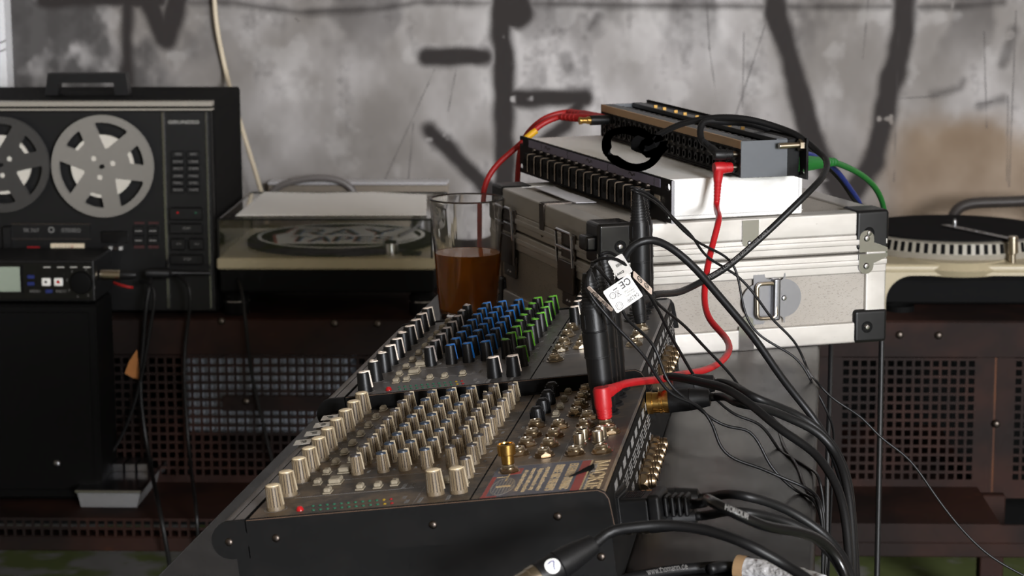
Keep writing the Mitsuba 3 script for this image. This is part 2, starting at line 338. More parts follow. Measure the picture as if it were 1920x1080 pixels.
for py in (74, 90): part('trim_1', 'wire', tube(spline([BM[:3, :3] @ A([*(lambda q: (q[0], WT - 0.054, q[1]))(WS(x, y))]) + BM[:3, 3] for x, y in ((-20, py - 6), (0, py), (12, py + 3), (24, py - 2))]), 0.0012, 6), darksteel)

# ================================================================= WORK BENCH in the background
bench = thing('steel_workbench', 'low rusty steel workbench with perforated front panels along the graffiti wall', 'workbench')
ZB = bz(960, 600, 0)                                           # bench top height
part(bench, 'worktop', cbox(-1.7, 1.5, 0.002, 0.76, ZB - 0.012, ZB, 0.002), rust, M=BM)
sl0, sr0 = bs(176, 600, 0), bs(1568, 640, 0)
part(bench, 'front_beam', cbox(-1.7, 1.5, -0.004, 0.0, ZB - 0.062, ZB - 0.001, 0.0012), rust, M=BM)
bolt = ply(X(lathe([(0, 0.004), (0.004, 0.0038), (0.0062, 0.002), (0.0068, 0), (0.0068, -0.002)], 14), mat([1, 0, 0], [0, 0, 1], [0, -1, 0], [0, 0, 0])), 40)
for px, py in ((205, 598), (415, 602), (627, 606), (708, 607), (1687, 628), (1760, 629), (462, 752), (1868, 795), (108, 869)):
    s, z = bp(px, py, -0.006); part(bench, 'bolt', bolt, darksteel, M=BM @ tr(s, -0.006 if px != 462 else -0.0075, z))
PITCHM = 0.01515
def perf(s0, s1, z0, z1, bar=0.0048, th=0.0016):
    n, m = int(round((s1 - s0) / PITCHM)), int(round((z1 - z0) / PITCHM)); ms = []
    for i in range(n + 1): ms.append(box(s0 + i * PITCHM - bar / 2, s0 + i * PITCHM + bar / 2, 0, th, z1 - m * PITCHM, z1))
    for j in range(m + 1): ms.append(box(s0, s0 + n * PITCHM, 0.0002, th - 0.0002, z1 - j * PITCHM - bar / 2, z1 - j * PITCHM + bar / 2))
    return cat(ms), s0 + n * PITCHM, z1 - m * PITCHM
zt = ZB - 0.060; zbm = bz(300, 900, 0)
pa, se, ze = perf(sl0, bs(700, 700, 0), zbm, zt - 0.006)
part(bench, 'perforated_panel', pa, rust, False, M=BM)
part(bench, 'panel_frame', cat(box(sl0 - 0.05, sl0, 0, 0.003, ze - 0.01, zt), box(sl0, se, 0.0, 0.003, ze - 0.012, ze + 0.002), box(se - 0.003, se + 0.32, 0.0, 0.003, ze - 0.012, zt)), rust, M=BM)
r0 = bs(1578, 700, 0); pb, se2, ze2 = perf(r0, bs(1834, 700, 0), zbm + 0.004, zt - 0.006)
part(bench, 'perforated_panel', pb, rust, False, M=BM)
r2 = bs(1902, 700, 0); pc, se3, ze3 = perf(r2, r2 + 0.30, zbm + 0.004, zt - 0.006)
part(bench, 'perforated_panel', pc, rust, False, M=BM)
part(bench, 'panel_frame', cat(box(se - 0.003 + 0.32, r0, 0, 0.003, ze - 0.03, zt), box(se2, bs(1866, 700, 0) - 0.001, 0, 0.003, ze2 - 0.03, zt), box(r0, se2, 0, 0.003, ze2 - 0.03, ze2 + 0.002)), rust, M=BM)
part(bench, 'panel_frame', cat(box(bs(1869, 700, 0), r2, 0, 0.003, ze2 - 0.03, zt), box(r2, se3, 0, 0.003, ze2 - 0.03, ze2 + 0.002)), rust, M=BM)
part(bench, 'panel_seam', box(bs(1866, 700, 0) - 0.001, bs(1869, 700, 0), 0.001, 0.004, ze2 - 0.03, zt), rustline, M=BM, label='orange rusty seam between two panels')
s0, z0 = bp(417, 741, 0); s1, z1 = bp(640, 771, 0)
part(bench, 'strap_plate', cbox(s0, s1 + 0.15, -0.004, -0.0005, z1, z0, 0.0008), rust, M=BM)
# lower shelf that stands forward, with its own perforated lip and base beam
SF = -0.235
zs1 = bz(200, 972, SF); zs2 = bz(200, 1004, SF); zs3 = bz(200, 1033, SF)
part(bench, 'lower_shelf', box(-1.7, bs(1850, 960, -0.1), SF, 0.7, zs1 - 0.004, zs1), rust, M=BM)
ls1 = bs(1330, 990, SF); part(bench, 'solid_lip', cbox(ls1 + 0.005, 1.5, SF, SF + 0.003, zs1 - 0.034, zs1 - 0.001, 0.001), rust, M=BM)
pl, _, _ = perf(-1.4, ls1, zs1 - 0.002 - 2 * PITCHM, zs1 - 0.002)
part(bench, 'perforated_lip', X(pl, tr(0, SF, 0)), rust, False, M=BM)
part(bench, 'base_beam', cbox(-1.7, 1.5, SF - 0.002, SF + 0.05, zs3, zs1 - 0.002 - 2 * PITCHM + 0.002, 0.002), rust, M=BM)
lx = bs(1868, 970, -0.05)
for s in (-1.3, -0.2, lx): part(bench, 'leg', cbox(s - 0.02, s + 0.02, -0.02, 0.02, 0.0 if s < 0.5 else 0.0, ze2 - 0.02, 0.002), rust, M=BM)
for s in (-1.3, -0.2, 1.2): part(bench, 'foot', cbox(s - 0.03, s + 0.03, SF + 0.15, SF + 0.21, 0, zs3 + 0.03, 0.002), rust, M=BM)
for s in (-1.3, 1.2): part(bench, 'rear_leg', cbox(s - 0.02, s + 0.02, 0.66, 0.70, 0, ZB - 0.01, 0.002), rust, M=BM)
# things behind the perforated front
part(bench, 'added_backing', box(-1.69, 1.49, 0.46, 0.464, 0.03, ZB - 0.014), blackm, M=BM)  # added black sheet so the space behind the holes looks dark
s0, z0 = bp(345, 655, 0.05); s1, z1 = bp(640, 790, 0.05)
cr = thing('storage_crate', 'pale blue grey crate seen through the holes of the left bench panel', 'crate')
part(cr, 'body', cbox(s0, s1 + 0.02, 0.03, 0.33, z1 - 0.02, z0, 0.01), crate_m, M=BM)
for a in (s0, s1):
    for b in (0.03, 0.31): part(cr, 'foot', cbox(a, a + 0.02, b, b + 0.02, zs1 + 0.002, z1 - 0.018, 0.002), blackm, M=BM)
part(cr, 'rim', cbox(s0 - 0.006, s1 + 0.026, 0.024, 0.336, z0, z0 + 0.012, 0.003), crate_m, M=BM)
# metal tray poking out on the lower shelf
s0, z0 = bp(147, 922, -0.16); s1, z1 = bp(264, 900, -0.16)
traym = pm('brushed_tray', (140, 140, 142), 0.4, 0.2)
ty = thing('metal_tray', 'silver metal tray on the lower bench shelf at far left', 'tray')
trp = sg.Polygon([(s0 + 0.006, zs1 + 0.001), (s1 - 0.006, zs1 + 0.001), (s1, zs1 + 0.026), (s0, zs1 + 0.026)])
part(ty, 'body', X(extr(trp, 0.24), mat([1, 0, 0], [0, 0, 1], [0, -1, 0], [0, 0.07, 0])), traym, M=BM)
part(ty, 'rim', cbox(s0 - 0.003, s1 + 0.003, -0.175, 0.075, zs1 + 0.026, zs1 + 0.031, 0.001), chrome, M=BM)
for k in range(4):
    a = s0 + 0.012 + k * (s1 - s0 - 0.02) / 4; part(ty, 'fin', cbox(a, a + 0.018, -0.05, 0.0, zs1 + 0.031, zs1 + 0.045, 0.001), steel, M=BM)
# orange scrap of card hanging on the panel
og = [(257, 655), (262, 711), (248, 708), (234, 700), (243, 676)]
op = sg.Polygon([bp(x, y, -0.012) for x, y in og])
single('card_scrap', X(extr(op, 0.0008), mat([1, 0, 0], [0, 0, 1], [0, -1, 0], [0, -0.012, 0])), orange_p, 'small orange brown scrap of card hanging on the left bench panel', 'card', M=BM)

# ---- black speaker cabinet standing on the shelf, far left
cab = thing('speaker_cabinet', 'plain black cabinet at far left under the field recorder', 'cabinet')
ct = -0.13; s1, z1 = bp(179, 572, ct)
part(cab, 'body', cbox(s1 - 0.34, s1, ct, -0.006, zs1 + 0.004, z1, 0.004), blackm, M=BM)
part(cab, 'front_baffle', cbox(s1 - 0.328, s1 - 0.012, ct - 0.004, ct + 0.002, zs1 + 0.02, z1 - 0.012, 0.0015), blackm, M=BM)
s, z = bp(108, 868, ct); part(cab, 'screw', bolt, steel, M=BM @ tr(s, ct - 0.004, z))

# ================================================================= REEL TO REEL RECORDER
deck = thing('tape_recorder', 'black reel to reel tape recorder with two reels and folded up handle at left', 'tape recorder')
DT = 0.035
def dp(px, py, t=DT): return bp(px, py, t)
sR, zT = dp(397, 189); sL = sR - 0.475; zBt = ZB + 0.003
part(deck, 'body', rbox(sL, sR, DT + 0.012, DT + 0.30, zBt, zT, 0.006), blackm, M=BM)
part(deck, 'front_panel', cbox(sL + 0.002, sR - 0.002, DT, DT + 0.014, zBt + 0.004, bz(200, 208, DT), 0.002), black, M=BM)
zb1, zb2, zb3, zb4 = (bz(200, y, DT) for y in (190, 199.5, 203.5, 207.5))
satin = pm('satin_trim', (150, 144, 134), 0.4, 0.2)
for za_, zb_, dd_ in ((zb2, zb1, 0.004), (zb4, zb3, 0.003)): part(deck, 'top_trim', cbox(sL, sR + 0.001, DT - dd_, DT + 0.018, za_, zb_, 0.001), satin, M=BM, label='satin metal trim bar')
for x0, x1, y1, w in ((305, 315, 497, 0.0022), (386, 393, 478, 0.0014)):
    a, b = dp(x0, 210), dp(x1, y1); part(deck, 'trim_strip', cbox(a[0] - w, a[0] + w, DT - 0.004, DT + 0.001, zBt + 0.01, a[1], 0.0006), chrome, M=BM)
hs0, hz0 = bp(90, 188, DT + 0.13); hs1, hz1 = bp(243, 136, DT + 0.13)
hx0, hx1 = hs0 - 0.003, hs1 + 0.0
hp = sg.Polygon([(hx0, zT - 0.008), (hx0 + 0.008, hz1), (hx1 - 0.004, hz1), (hx1, zT - 0.008), (hx1 - 0.024, zT - 0.008), (hx1 - 0.026, hz1 - 0.017), (hx0 + 0.026, hz1 - 0.017), (hx0 + 0.024, zT - 0.008)])
part(deck, 'handle', X(extr(hp, 0.03), mat([1, 0, 0], [0, 0, 1], [0, -1, 0], [0, DT + 0.145, 0])), black, M=BM)
def sector(r0, r1, a, w0, w1, n=10):
    o = [(r1 * math.cos(math.radians(a + w1 * k / n)), r1 * math.sin(math.radians(a + w1 * k / n))) for k in range(-n, n + 1)]
    i = [(r0 * math.cos(math.radians(a + w0 * k / n)), r0 * math.sin(math.radians(a + w0 * k / n))) for k in range(n, -n - 1, -1)]
    return sg.Polygon(o + i).buffer(-0.003).buffer(0.003)
FY = mat([1, 0, 0], [0, 0, 1], [0, -1, 0], [0, 0, 0])           # local z comes out of the bench front
def reel(px, py, R, m, rot, pack):
    s, z = dp(px, py, DT - 0.012); fl = disc2(R, 72)
    cuts = [sector(R * 0.36, R * 0.86, rot + 120 * k, 3, 24) for k in range(3)] + [sector(R * 0.55, R * 0.82, rot + 60 + 120 * k, 10, 15) for k in range(3)]
    holes = [sa.translate(disc2(R * 0.055, 12), R * 0.22 * math.cos(math.radians(rot + 60 + 120 * k)), R * 0.22 * math.sin(math.radians(rot + 60 + 120 * k))) for k in range(3)]
    rl = part(deck, 'reel', extr(fl.difference(unary_union(cuts + holes + [disc2(R * 0.05, 12)])), 0.0016, 0.009), m, M=BM @ tr(s, DT - 0.012, z) @ FY, label='pale grey slotted reel' if m == reel_m else 'dark grey reel')
    part(rl, 'rear_flange', extr(fl.difference(unary_union(cuts)), 0.0015, 0.0), m, M=BM @ tr(s, DT - 0.012, z) @ FY)
    part(rl, 'tape_pack', lathe([(0, 0.002), (R * pack, 0.002), (R * pack, 0.0085), (0, 0.0085)], 48), tapepack, M=BM @ tr(s, DT - 0.012, z) @ FY)
    part(rl, 'spindle', lathe([(0, 0.018), (R * 0.03, 0.017), (R * 0.045, 0.012), (R * 0.045, 0)], 16), blackm, M=BM @ tr(s, DT - 0.012, z) @ FY)
reel(194, 311, 96 / FPX * 3.86, reel_m, 76, 0.62); reel(5, 308, 90 / FPX * 3.86, reel_d, 95, 0.62)
def dtext(s_, px, py, h, w, m=inkgrey, nm='lettering', lab=None):
    s, z = dp(px, py, DT - 0.001); part(deck, nm, ctext(s_, h, w, 0.0003), m, False, M=BM @ tr(s, DT - 0.0004, z) @ FY, label=lab)
pxm = 3.86 / FPX
dtext('GRUNDIG', 344, 229, 6 * pxm, 58 * pxm, inkwhite, 'maker_lettering', 'small white lettering GRUNDIG')
for i, y in enumerate((289, 303, 316, 330, 343, 356)):
    for x in (334, 363):
        a, b = dp(x - 13, y - 6), dp(x + 13, y + 6); k = part(deck, 'key', cbox(a[0], b[0], DT - 0.005, DT + 0.001, b[1], a[1], 0.001), black, M=BM)
        s, z = dp(x, y, DT - 0.006); part(k, 'legend', ctext(('TRICK', 'ECHO', 'MULTI', 'STEREO', 'PARALL', 'MONO', 'MIC', 'LINE', 'DIN', 'PHONO', 'SYNC', 'TAPE')[i + (6 if x > 350 else 0)], 4 * pxm, 17 * pxm if i else 12 * pxm, 0.0003), inkgrey, False, M=BM @ tr(s, DT - 0.0052, z) @ FY)
for x, y, w, h, t_ in ((350, 400, 66, 26, ''), (350, 428, 66, 22, 'START'), (335, 457, 32, 24, '44'), (369, 457, 32, 24, '66'), (351, 486, 66, 22, 'STOP')):
    a, b = dp(x - w / 2, y - h / 2), dp(x + w / 2, y + h / 2); k = part(deck, 'transport_key', cbox(a[0] + 0.001, b[0] - 0.001, DT - 0.008, DT + 0.001, b[1] + 0.001, a[1] - 0.001, 0.002), black, M=BM)
    s, z = dp(x, y, DT - 0.009)
    if t_: part(k, 'legend', ctext(t_.replace('44', '<<').replace('66', '>>'), 4.5 * pxm, 15 * pxm if len(t_) > 2 else 9 * pxm, 0.0003), inkgrey, False, M=BM @ tr(s, DT - 0.0082, z) @ FY)
    else:
        for x2, m in ((333, dome_red), (367, led_g)):
            s, z = dp(x2, 399, DT - 0.008); part(k, 'lamp', lathe([(0, 0.0014), (0.0016, 0.001), (0.0022, 0)], 10), m, M=BM @ tr(s, DT - 0.008, z) @ FY)
a, b = dp(22, 418), dp(172, 448)
pl_ = part(deck, 'name_plate', cbox(a[0], b[0], DT - 0.006, DT + 0.001, b[1], a[1], 0.001), black, M=BM)
part(pl_, 'plate_edge', cat(box(a[0], b[0], DT - 0.0068, DT - 0.0058, a[1] - 0.0015, a[1]), box(a[0], b[0], DT - 0.0068, DT - 0.0058, b[1], b[1] + 0.0015)), darksteel, M=BM)
for t_, x, w in (('TK 747', 58, 30), ('STEREO', 133, 36)):
    s, z = dp(x, 432, DT - 0.007); part(pl_, 'lettering', ctext(t_, 7 * pxm, w * pxm, 0.0003), inkgrey, False, M=BM @ tr(s, DT - 0.0062, z) @ FY)
s, z = dp(96, 431, DT - 0.007); part(pl_, 'emblem', extr(disc2(6 * pxm, 8).difference(disc2(4 * pxm, 8)), 0.0004), inkgrey, M=BM @ tr(s, DT - 0.0062, z) @ FY)
a, b = dp(95, 456), dp(159, 473); vu = part(deck, 'level_meter', cbox(a[0], b[0], DT - 0.003, DT + 0.001, b[1], a[1], 0.0008), cream, M=BM, label='cream level meter')
s, z = dp(134, 466, DT - 0.004); part(vu, 'needle', X(box(-0.0006, 0.0006, -0.006, 0.006, 0, 0.0006), tr(s, 0, 0) @ np.eye(4)) if False else X(box(-0.0006, 0.0006, -0.005, 0.006, 0, 0.0006), rotz(-0.3)), dome_red, M=BM @ tr(s, DT - 0.0032, z) @ FY)
part(vu, 'scale', cat([X(box(-0.0005, 0.0005, -0.003, 0.003, 0, 0.0004), tr(i * 0.006, 0.002 - 0.00012 * i * i, 0)) for i in range(-3, 3)]), ink, M=BM @ tr(dp(124, 464)[0], DT - 0.0032, z) @ FY)
s, z = dp(63, 465, DT); part(deck, 'record_lamp', cbox(s - 0.011, s + 0.011, DT - 0.002, DT + 0.001, z - 0.003, z + 0.003, 0.0006), led_r, M=BM)
for x in (261, 288):
    for y, hh, m in ((418, 4, bar_r), (432, 16, black), (450, 16, black), (463, 6, bar_r)):
        a, b = dp(x - 10, y - hh / 2), dp(x + 10, y + hh / 2); k = part(deck, 'selector_key' if m == black else 'indicator_bar', cbox(a[0], b[0], DT - (0.006 if m == black else 0.001), DT + 0.001, b[1], a[1], 0.0005), m, M=BM)
        if m == black: part(k, 'key_mark', box(a[0] + 0.003, b[0] - 0.003, DT - 0.0066, DT - 0.0058, (a[1] + b[1]) / 2 - 0.001, (a[1] + b[1]) / 2 + 0.001), inkgrey, M=BM)
a, b = dp(190, 433), dp(240, 455); cn = part(deck, 'tape_counter', cbox(a[0], b[0], DT - 0.005, DT + 0.001, b[1], a[1], 0.001), gloss, M=BM)
for i in range(4): part(deck, 'slider_cap', cbox(a[0] + 0.004 + i * 0.009, a[0] + 0.010 + i * 0.009, DT - 0.010, DT + 0.001, b[1] - 0.012, b[1] - 0.006, 0.001), lightgrey if i % 2 else darksteel, M=BM)
a = dp(20, 440); part(deck, 'lever', cbox(a[0] - 0.012, a[0] + 0.004, DT - 0.012, DT + 0.001, a[1] - 0.03, a[1] + 0.016, 0.002), black, M=BM)

# ================================================================= FIELD RECORDER on the cabinet
fr_ = thing('field_recorder', 'black portable field recorder with small lcd and two white buttons at far left', 'recorder')
FT = ct + 0.004
s1, z0 = bp(180, 566, FT); _, z1 = bp(180, 487, FT); z0 = bz(100, 566, FT); zc = bp(179, 572, ct)[1]
part(fr_, 'body', rbox(s1 - 0.22, s1, FT, FT + 0.13, zc + 0.004, z1, 0.004), black, M=BM)
part(fr_, 'face', cbox(s1 - 0.216, s1 - 0.005, FT - 0.003, FT + 0.001, zc + 0.009, z1 - 0.005, 0.001), gloss, M=BM)
for s in (s1 - 0.2, s1 - 0.02): part(fr_, 'rubber_foot', cyl(0.008, zc, zc + 0.005, 12), rubber, M=BM @ tr(s, FT + 0.03, 0))
def fb(px, py): return bp(px, py, FT - 0.003)
a, b = fb(-25, 500), fb(40, 547); part(fr_, 'display', cbox(a[0], b[0], FT - 0.005, FT - 0.002, b[1], a[1], 0.0008), lcd, M=BM, label='pale green display')
part(fr_, 'display_bezel', cat(box(b[0], b[0] + 0.003, FT - 0.006, FT - 0.002, b[1] - 0.002, a[1] + 0.002)), blackm, M=BM)
for x, m in ((87, ink), (110, dome_red)):
    a, b = fb(x - 8.5, 521), fb(x + 8.5, 536); k = part(fr_, 'button', rbox(a[0], b[0], FT - 0.007, FT - 0.001, b[1], a[1], 0.0018, 8), white, M=BM, label='white square button')
    s, z = fb(x, 528); part(k, 'symbol', extr(disc2(0.0028, 10) if m != ink else sg.box(-0.002, -0.002, 0.002, 0.002), 0.0004), m, M=BM @ tr(s, FT - 0.0071, z) @ FY)
s, z = fb(152, 530); part(fr_, 'dial', lathe([(0, 0.008), (0.014, 0.008), (0.018, 0.006), (0.0195, 0)], 28), blackm, M=BM @ tr(s, FT - 0.003, z) @ FY)
for i in range(8):
    an = 2.2 + i * 0.75; part(fr_, 'dial_mark', ctext(str(i + 1), 0.0035, None, 0.0003), inkgrey, False, M=BM @ tr(s + 0.024 * math.cos(an), FT - 0.0032, z + 0.024 * math.sin(an)) @ FY)
for x in (88, 114, 138, 163): a = fb(x, 501); part(fr_, 'tick', box(a[0] - 0.006, a[0] + 0.006, FT - 0.0036, FT - 0.0028, a[1] - 0.001, a[1] + 0.001), inkwhite, M=BM)
for x, t_ in ((66, 'MENU'), (115, 'REC')): a = fb(x, 546); part(fr_, 'lettering', ctext(t_, 0.004, 0.017, 0.0003), inkgrey, False, M=BM @ tr(a[0], FT - 0.0032, a[1]) @ FY)
for x, y in ((58, 519), (58, 532), (92, 546)): a = fb(x, y); part(fr_, 'key', cbox(a[0] - 0.006, a[0] + 0.006, FT - 0.005, FT - 0.002, a[1] - 0.003, a[1] + 0.003, 0.0008), blue_c, M=BM)

# ================================================================= LEFT TURNTABLE
tt = thing('record_player', 'record player with closed clear dust cover, cream edge, paper sheet on top', 'turntable')
LT = 0.02
def lp(px, py, t=LT): return bp(px, py, t)
sA, zC = lp(396, 484); sB, _ = lp(816, 484); zCr = bz(600, 506, LT); zBk = bz(600, 549, LT); zCov = bz(600, 412, LT); DP = float((onz(600, 361, zCov) - BO) @ BN) - LT; sA = max(sA, sR + 0.003)
part(tt, 'cream_plinth', cbox(sA, sB, LT, LT + DP, zCr, zC, 0.003), deck_cream, M=BM, label='cream top edge of the plinth')
part(tt, 'black_base', cbox(sA + 0.004, sB - 0.004, LT + 0.004, LT + DP - 0.004, zBk, zCr, 0.003), blackm, M=BM)
for px in (443, 792):
    for t in (LT + 0.035, LT + DP - 0.05):
        s = bs(px, 560, LT + 0.035); f = part(tt, 'foot', lathe([(0, ZB), (0.021, ZB), (0.0225, ZB + 0.004), (0.0225, zBk - 0.01), (0.016, zBk), (0, zBk)], 28), blackm, M=BM @ tr(s, t, 0))
        part(f, 'chrome_band', lathe([(0.0226, zBk - 0.021), (0.0234, zBk - 0.0195), (0.0226, zBk - 0.018)], 28), chrome, M=BM @ tr(s, t, 0))
sc, zc2 = bp(640, 441, LT + DP / 2)
zpt = zc2
part(tt, 'platter', lathe([(0, zC), (0.166, zC), (0.168, zpt - 0.006), (0.163, zpt - 0.002), (0, zpt - 0.002)], 64), blackm, M=BM @ tr(sc, LT + DP / 2, 0))
sm = thing('printed_slipmat', 'dark round slipmat with white ring and lettering under the dust cover', 'slipmat')
SMM = BM @ tr(sc, LT + DP / 2, zpt)
part(sm, 'disc', lathe([(0, -0.002), (0.152, -0.002), (0.152, 0), (0, 0)], 64), blackm, M=SMM)
part(sm, 'white_ring', extr(disc2(0.150, 64).difference(disc2(0.143, 64)), 0.0004), white, M=SMM)
bann = sg.Polygon([(-0.100, -0.100), (0.10, -0.100), (0.142, -0.02), (0.125, 0.04), (0.13, 0.085), (0.08, 0.09), (0.03, 0.12), (-0.02, 0.09), (-0.09, 0.105), (-0.100, 0.03), (-0.118, 0.0)]).intersection(disc2(0.142, 64))
part(sm, 'banner', extr(bann, 0.0004), white, M=SMM)
part(sm, 'banner_shadow', extr(sa.translate(bann, -0.006, 0).difference(bann), 0.0004), stk_red, M=SMM)
for t_, y, h, w in (('RAY', 0.036, 0.070, 0.180), ('TAPES', -0.050, 0.060, 0.180)):
    for dx, m, zz in ((-0.003, stk_red, 0.0005), (0.003, kblue, 0.0006), (0.0, ink, 0.0007)):
        part(sm, 'lettering', ctext(t_, h, w, 0.0003), m, False, M=SMM @ tr(dx + 0.005, y, zz))
c0, c1, d0, d1 = sA + 0.004, sB - 0.006, LT + 0.004, LT + DP - 0.004
qs = [((c0, d0, zC), (c1, d0, zC), (c1, d0, zCov), (c0, d0, zCov)), ((c0, d1, zC), (c0, d1, zCov), (c1, d1, zCov), (c1, d1, zC)), ((c0, d0, zC), (c0, d0, zCov), (c0, d1, zCov), (c0, d1, zC)), ((c1, d0, zC), (c1, d1, zC), (c1, d1, zCov), (c1, d0, zCov)), ((c0, d0, zCov), (c1, d0, zCov), (c1, d1, zCov), (c0, d1, zCov))]
part(tt, 'dust_cover', trimesh.Trimesh(A(qs).reshape(-1, 3), [f for i in range(5) for f in ([4 * i, 4 * i + 1, 4 * i + 2], [4 * i, 4 * i + 2, 4 * i + 3])], process=False), 'mat_acrylic', False, M=BM, label='clear acrylic dust cover')
e = 0.0018
part(tt, 'cover_edges', cat(*[box(a - e, b + e, d - e, d + e, zCov - e, zCov + e) for a, b, d in ((c0, c1, d0), (c0, c1, d1))], *[box(a - e, a + e, d0, d1, zCov - e, zCov + e) for a in (c0, c1)], *[box(a - e, a + e, d - e, d + e, zC, zCov) for a in (c0, c1) for d in (d0, d1)]), gloss, M=BM)
s, z = bp(733, 488, LT + 0.05); part(tt, 'start_knob', lathe([(0, 0.019), (0.0125, 0.019), (0.0132, 0.017), (0.0132, 0), (0.016, 0)], 28), chrome, M=BM @ tr(s, LT + 0.05, zC)); part(tt, 'knob_top', lathe([(0, 0.0225), (0.0105, 0.0225), (0.0112, 0.019), (0, 0.019)], 24), blackm, M=BM @ tr(s, LT + 0.05, zC))
s = bs(775, 484, LT + 0.05); part(tt, 'pitch_slider', cbox(s - 0.018, s + 0.014, LT + 0.03, LT + 0.06, zC, zC + 0.004, 0.001), blackm, M=BM)
ta = spline([(sB - 0.05, LT + DP - 0.06, zC + 0.035), (sB - 0.045, LT + 0.2, zC + 0.03), (sB - 0.07, LT + 0.09, zC + 0.026)]); part(tt, 'tone_arm', tube(ta, 0.003, 8), steel, M=BM)
part(tt, 'arm_base', lathe([(0, 0.04), (0.014, 0.04), (0.02, 0.012), (0.028, 0)], 24), steel, M=BM @ tr(sB - 0.05, LT + DP - 0.06, zC))
# paper on the cover
pp = [(442, 405), (800, 404), (800, 366), (700, 361), (600, 363), (495, 361)]
zz = zCov + 0.003
pv = [((lambda q: ((q - BO) @ BD, (q - BO) @ BN))(onz(x, y, zz))) for x, y in pp]
single('paper_sheet', extr(sg.Polygon(pv), 0.0012, zz), white, 'pale grey paper sheet lying flat on the dust cover', 'paper', M=BM)
# grey board behind it on the bench, and a grey cable arch
gb = thing('grey_board', 'low grey board standing against the wall behind the record player', 'board')
s0, z0 = bp(505, 344, WT - 0.03); s1, _ = bp(840, 344, WT - 0.03)
part(gb, 'panel', cbox(s0, s1, WT - 0.05, WT - 0.005, ZB + 0.001, z0, 0.003), plaster_d, M=BM)
part(gb, 'cap_strip', cbox(s0, s1, WT - 0.056, WT - 0.004, z0, z0 + 0.006, 0.0015), paperg, M=BM)
def bw(px, py, t): s, z = bp(px, py, t); return BM[:3, :3] @ A([s, t, z]) + BM[:3, 3]
single('grey_cable', tube(spline([bw(x, y, WT - 0.06) for x, y in ((506, 372), (520, 352), (560, 338), (610, 334), (650, 346), (668, 372))]), 0.007, 10), rail_m, 'grey cable arching over the top of the record player', 'cable')
single('cream_cable', tube(spline([bw(x, y, WT - 0.03 - 0.12 * (y > 180)) for x, y in ((396, -260), (398, -120), (402, 0), (410, 70), (425, 140), (438, 190), (455, 245), (472, 300), (490, 362), (500, 420))]), 0.0046, 10), creamcable, 'cream cable hanging down the wall beside the tape recorder', 'cable')

# ================================================================= RIGHT TURNTABLE
rt_ = thing('dj_turntable', 'cream direct drive turntable with black slipmat and strobe dots at right', 'turntable')
QT = 0.03
def qp(px, py, t=QT): return bp(px, py, t)
PC = 0.19; pcs, pcz = bp(1790, 428, QT + PC)
zTop = bz(1790, 497, QT + 0.015); sl = bs(1632, 560, QT); sr = sl + 0.45; zbot = bz(1790, 592, QT); zlip = bz(1790, 517, QT)
fas = sg.box(sl, zbot + 0.008, sr, zTop).buffer(0)
hole = sg.box(sl + 0.026, zbot - 0.05, sr - 0.03, zlip).buffer(-0.045).buffer(0.045)
fas = fas.difference(hole)
part(rt_, 'front_fascia', X(extr(fas, 0.012), mat([1, 0, 0], [0, 0, 1], [0, -1, 0], [0, QT + 0.012, 0])), deck_cream, M=BM)
part(rt_, 'top_deck', rbox(sl, sr, QT - 0.002, QT + 0.36, zTop - 0.012, zTop + 0.004, 0.006), deck_cream, M=BM)
part(rt_, 'base', cbox(sl + 0.02, sr - 0.02, QT + 0.11, QT + 0.35, zbot, zTop - 0.012, 0.004), blackm, M=BM)
for s in (sl + 0.06, sr - 0.06):
    for t in (0.07, 0.31): part(rt_, 'foot', lathe([(0, ZB), (0.024, ZB), (0.024, ZB + 0.01), (0.018, zbot), (0, zbot)], 24), blackm, M=BM @ tr(s, QT + t, 0))
PR = 0.166; PM = BM @ tr(pcs, QT + PC, pcz)
part(rt_, 'platter', lathe([(0, zTop - pcz + 0.003), (PR - 0.004, zTop - pcz + 0.003), (PR + 0.003, -0.022), (PR - 0.001, -0.004), (PR - 0.012, -0.001), (0, -0.001)], 96), deck_grey, M=PM)
dot = ply(X(cbox(-0.0036, 0.0036, -0.0006, 0.0006, -0.0085, 0.0085, 0.0004), np.eye(4)), False)
for i in range(72):
    an = 2 * math.pi * i / 72
    if math.sin(an) < 0.15: part(rt_, 'strobe_dot', dot, blackm, M=PM @ rotz(an + math.pi / 2) @ tr(0, -(PR + 0.0016), -0.0127) @ mat([1, 0, 0], [0, math.cos(-0.22), math.sin(-0.22)], [0, -math.sin(-0.22), math.cos(-0.22)], [0, 0, 0]))
part(rt_, 'bulge', X(lathe([(0, -0.012), (0.09, -0.012), (0.1, 0.0), (0.09, 0.012), (0, 0.012)], 40), tr(pcs - 0.012, QT + 0.084, zTop - 0.006)), deck_cream, M=BM)
single('slipmat', lathe([(0, 0), (PR - 0.008, 0), (PR - 0.008, 0.0025), (0, 0.0025)], 72), slip, 'plain black slipmat lying on the turntable platter at right', 'slipmat', M=PM)
part(rt_, 'spindle', lathe([(0, 0.018), (0.0018, 0.016), (0.0036, 0.012), (0.0036, 0)], 14), chrome, M=PM)
g = thing('alignment_gauge', 'narrow metal gauge strip lying across the black slipmat', 'gauge')
g0 = onz(1774, 423, pcz + 0.004); g1 = onz(1912, 452, pcz + 0.004); gd = unit(g1 - g0); gn = np.cross([0, 0, 1.0], gd); GM = mat(gd, gn, [0, 0, 1], g0); gl = np.linalg.norm(g1 - g0)
part(g, 'strip', extr(sg.box(-0.004, -0.008, gl, 0.008).difference(unary_union([sa.translate(disc2(0.0042, 12), x, 0) for x in (0.012, 0.09, 0.12)])), 0.0014), steel, M=GM)
for x in (0.055, 0.075, 0.1): part(g, 'mark', box(x, x + 0.006, -0.003, 0.003, 0.0015, 0.0019), ink, M=GM)
s, z = bp(1898, 500, QT + 0.02)
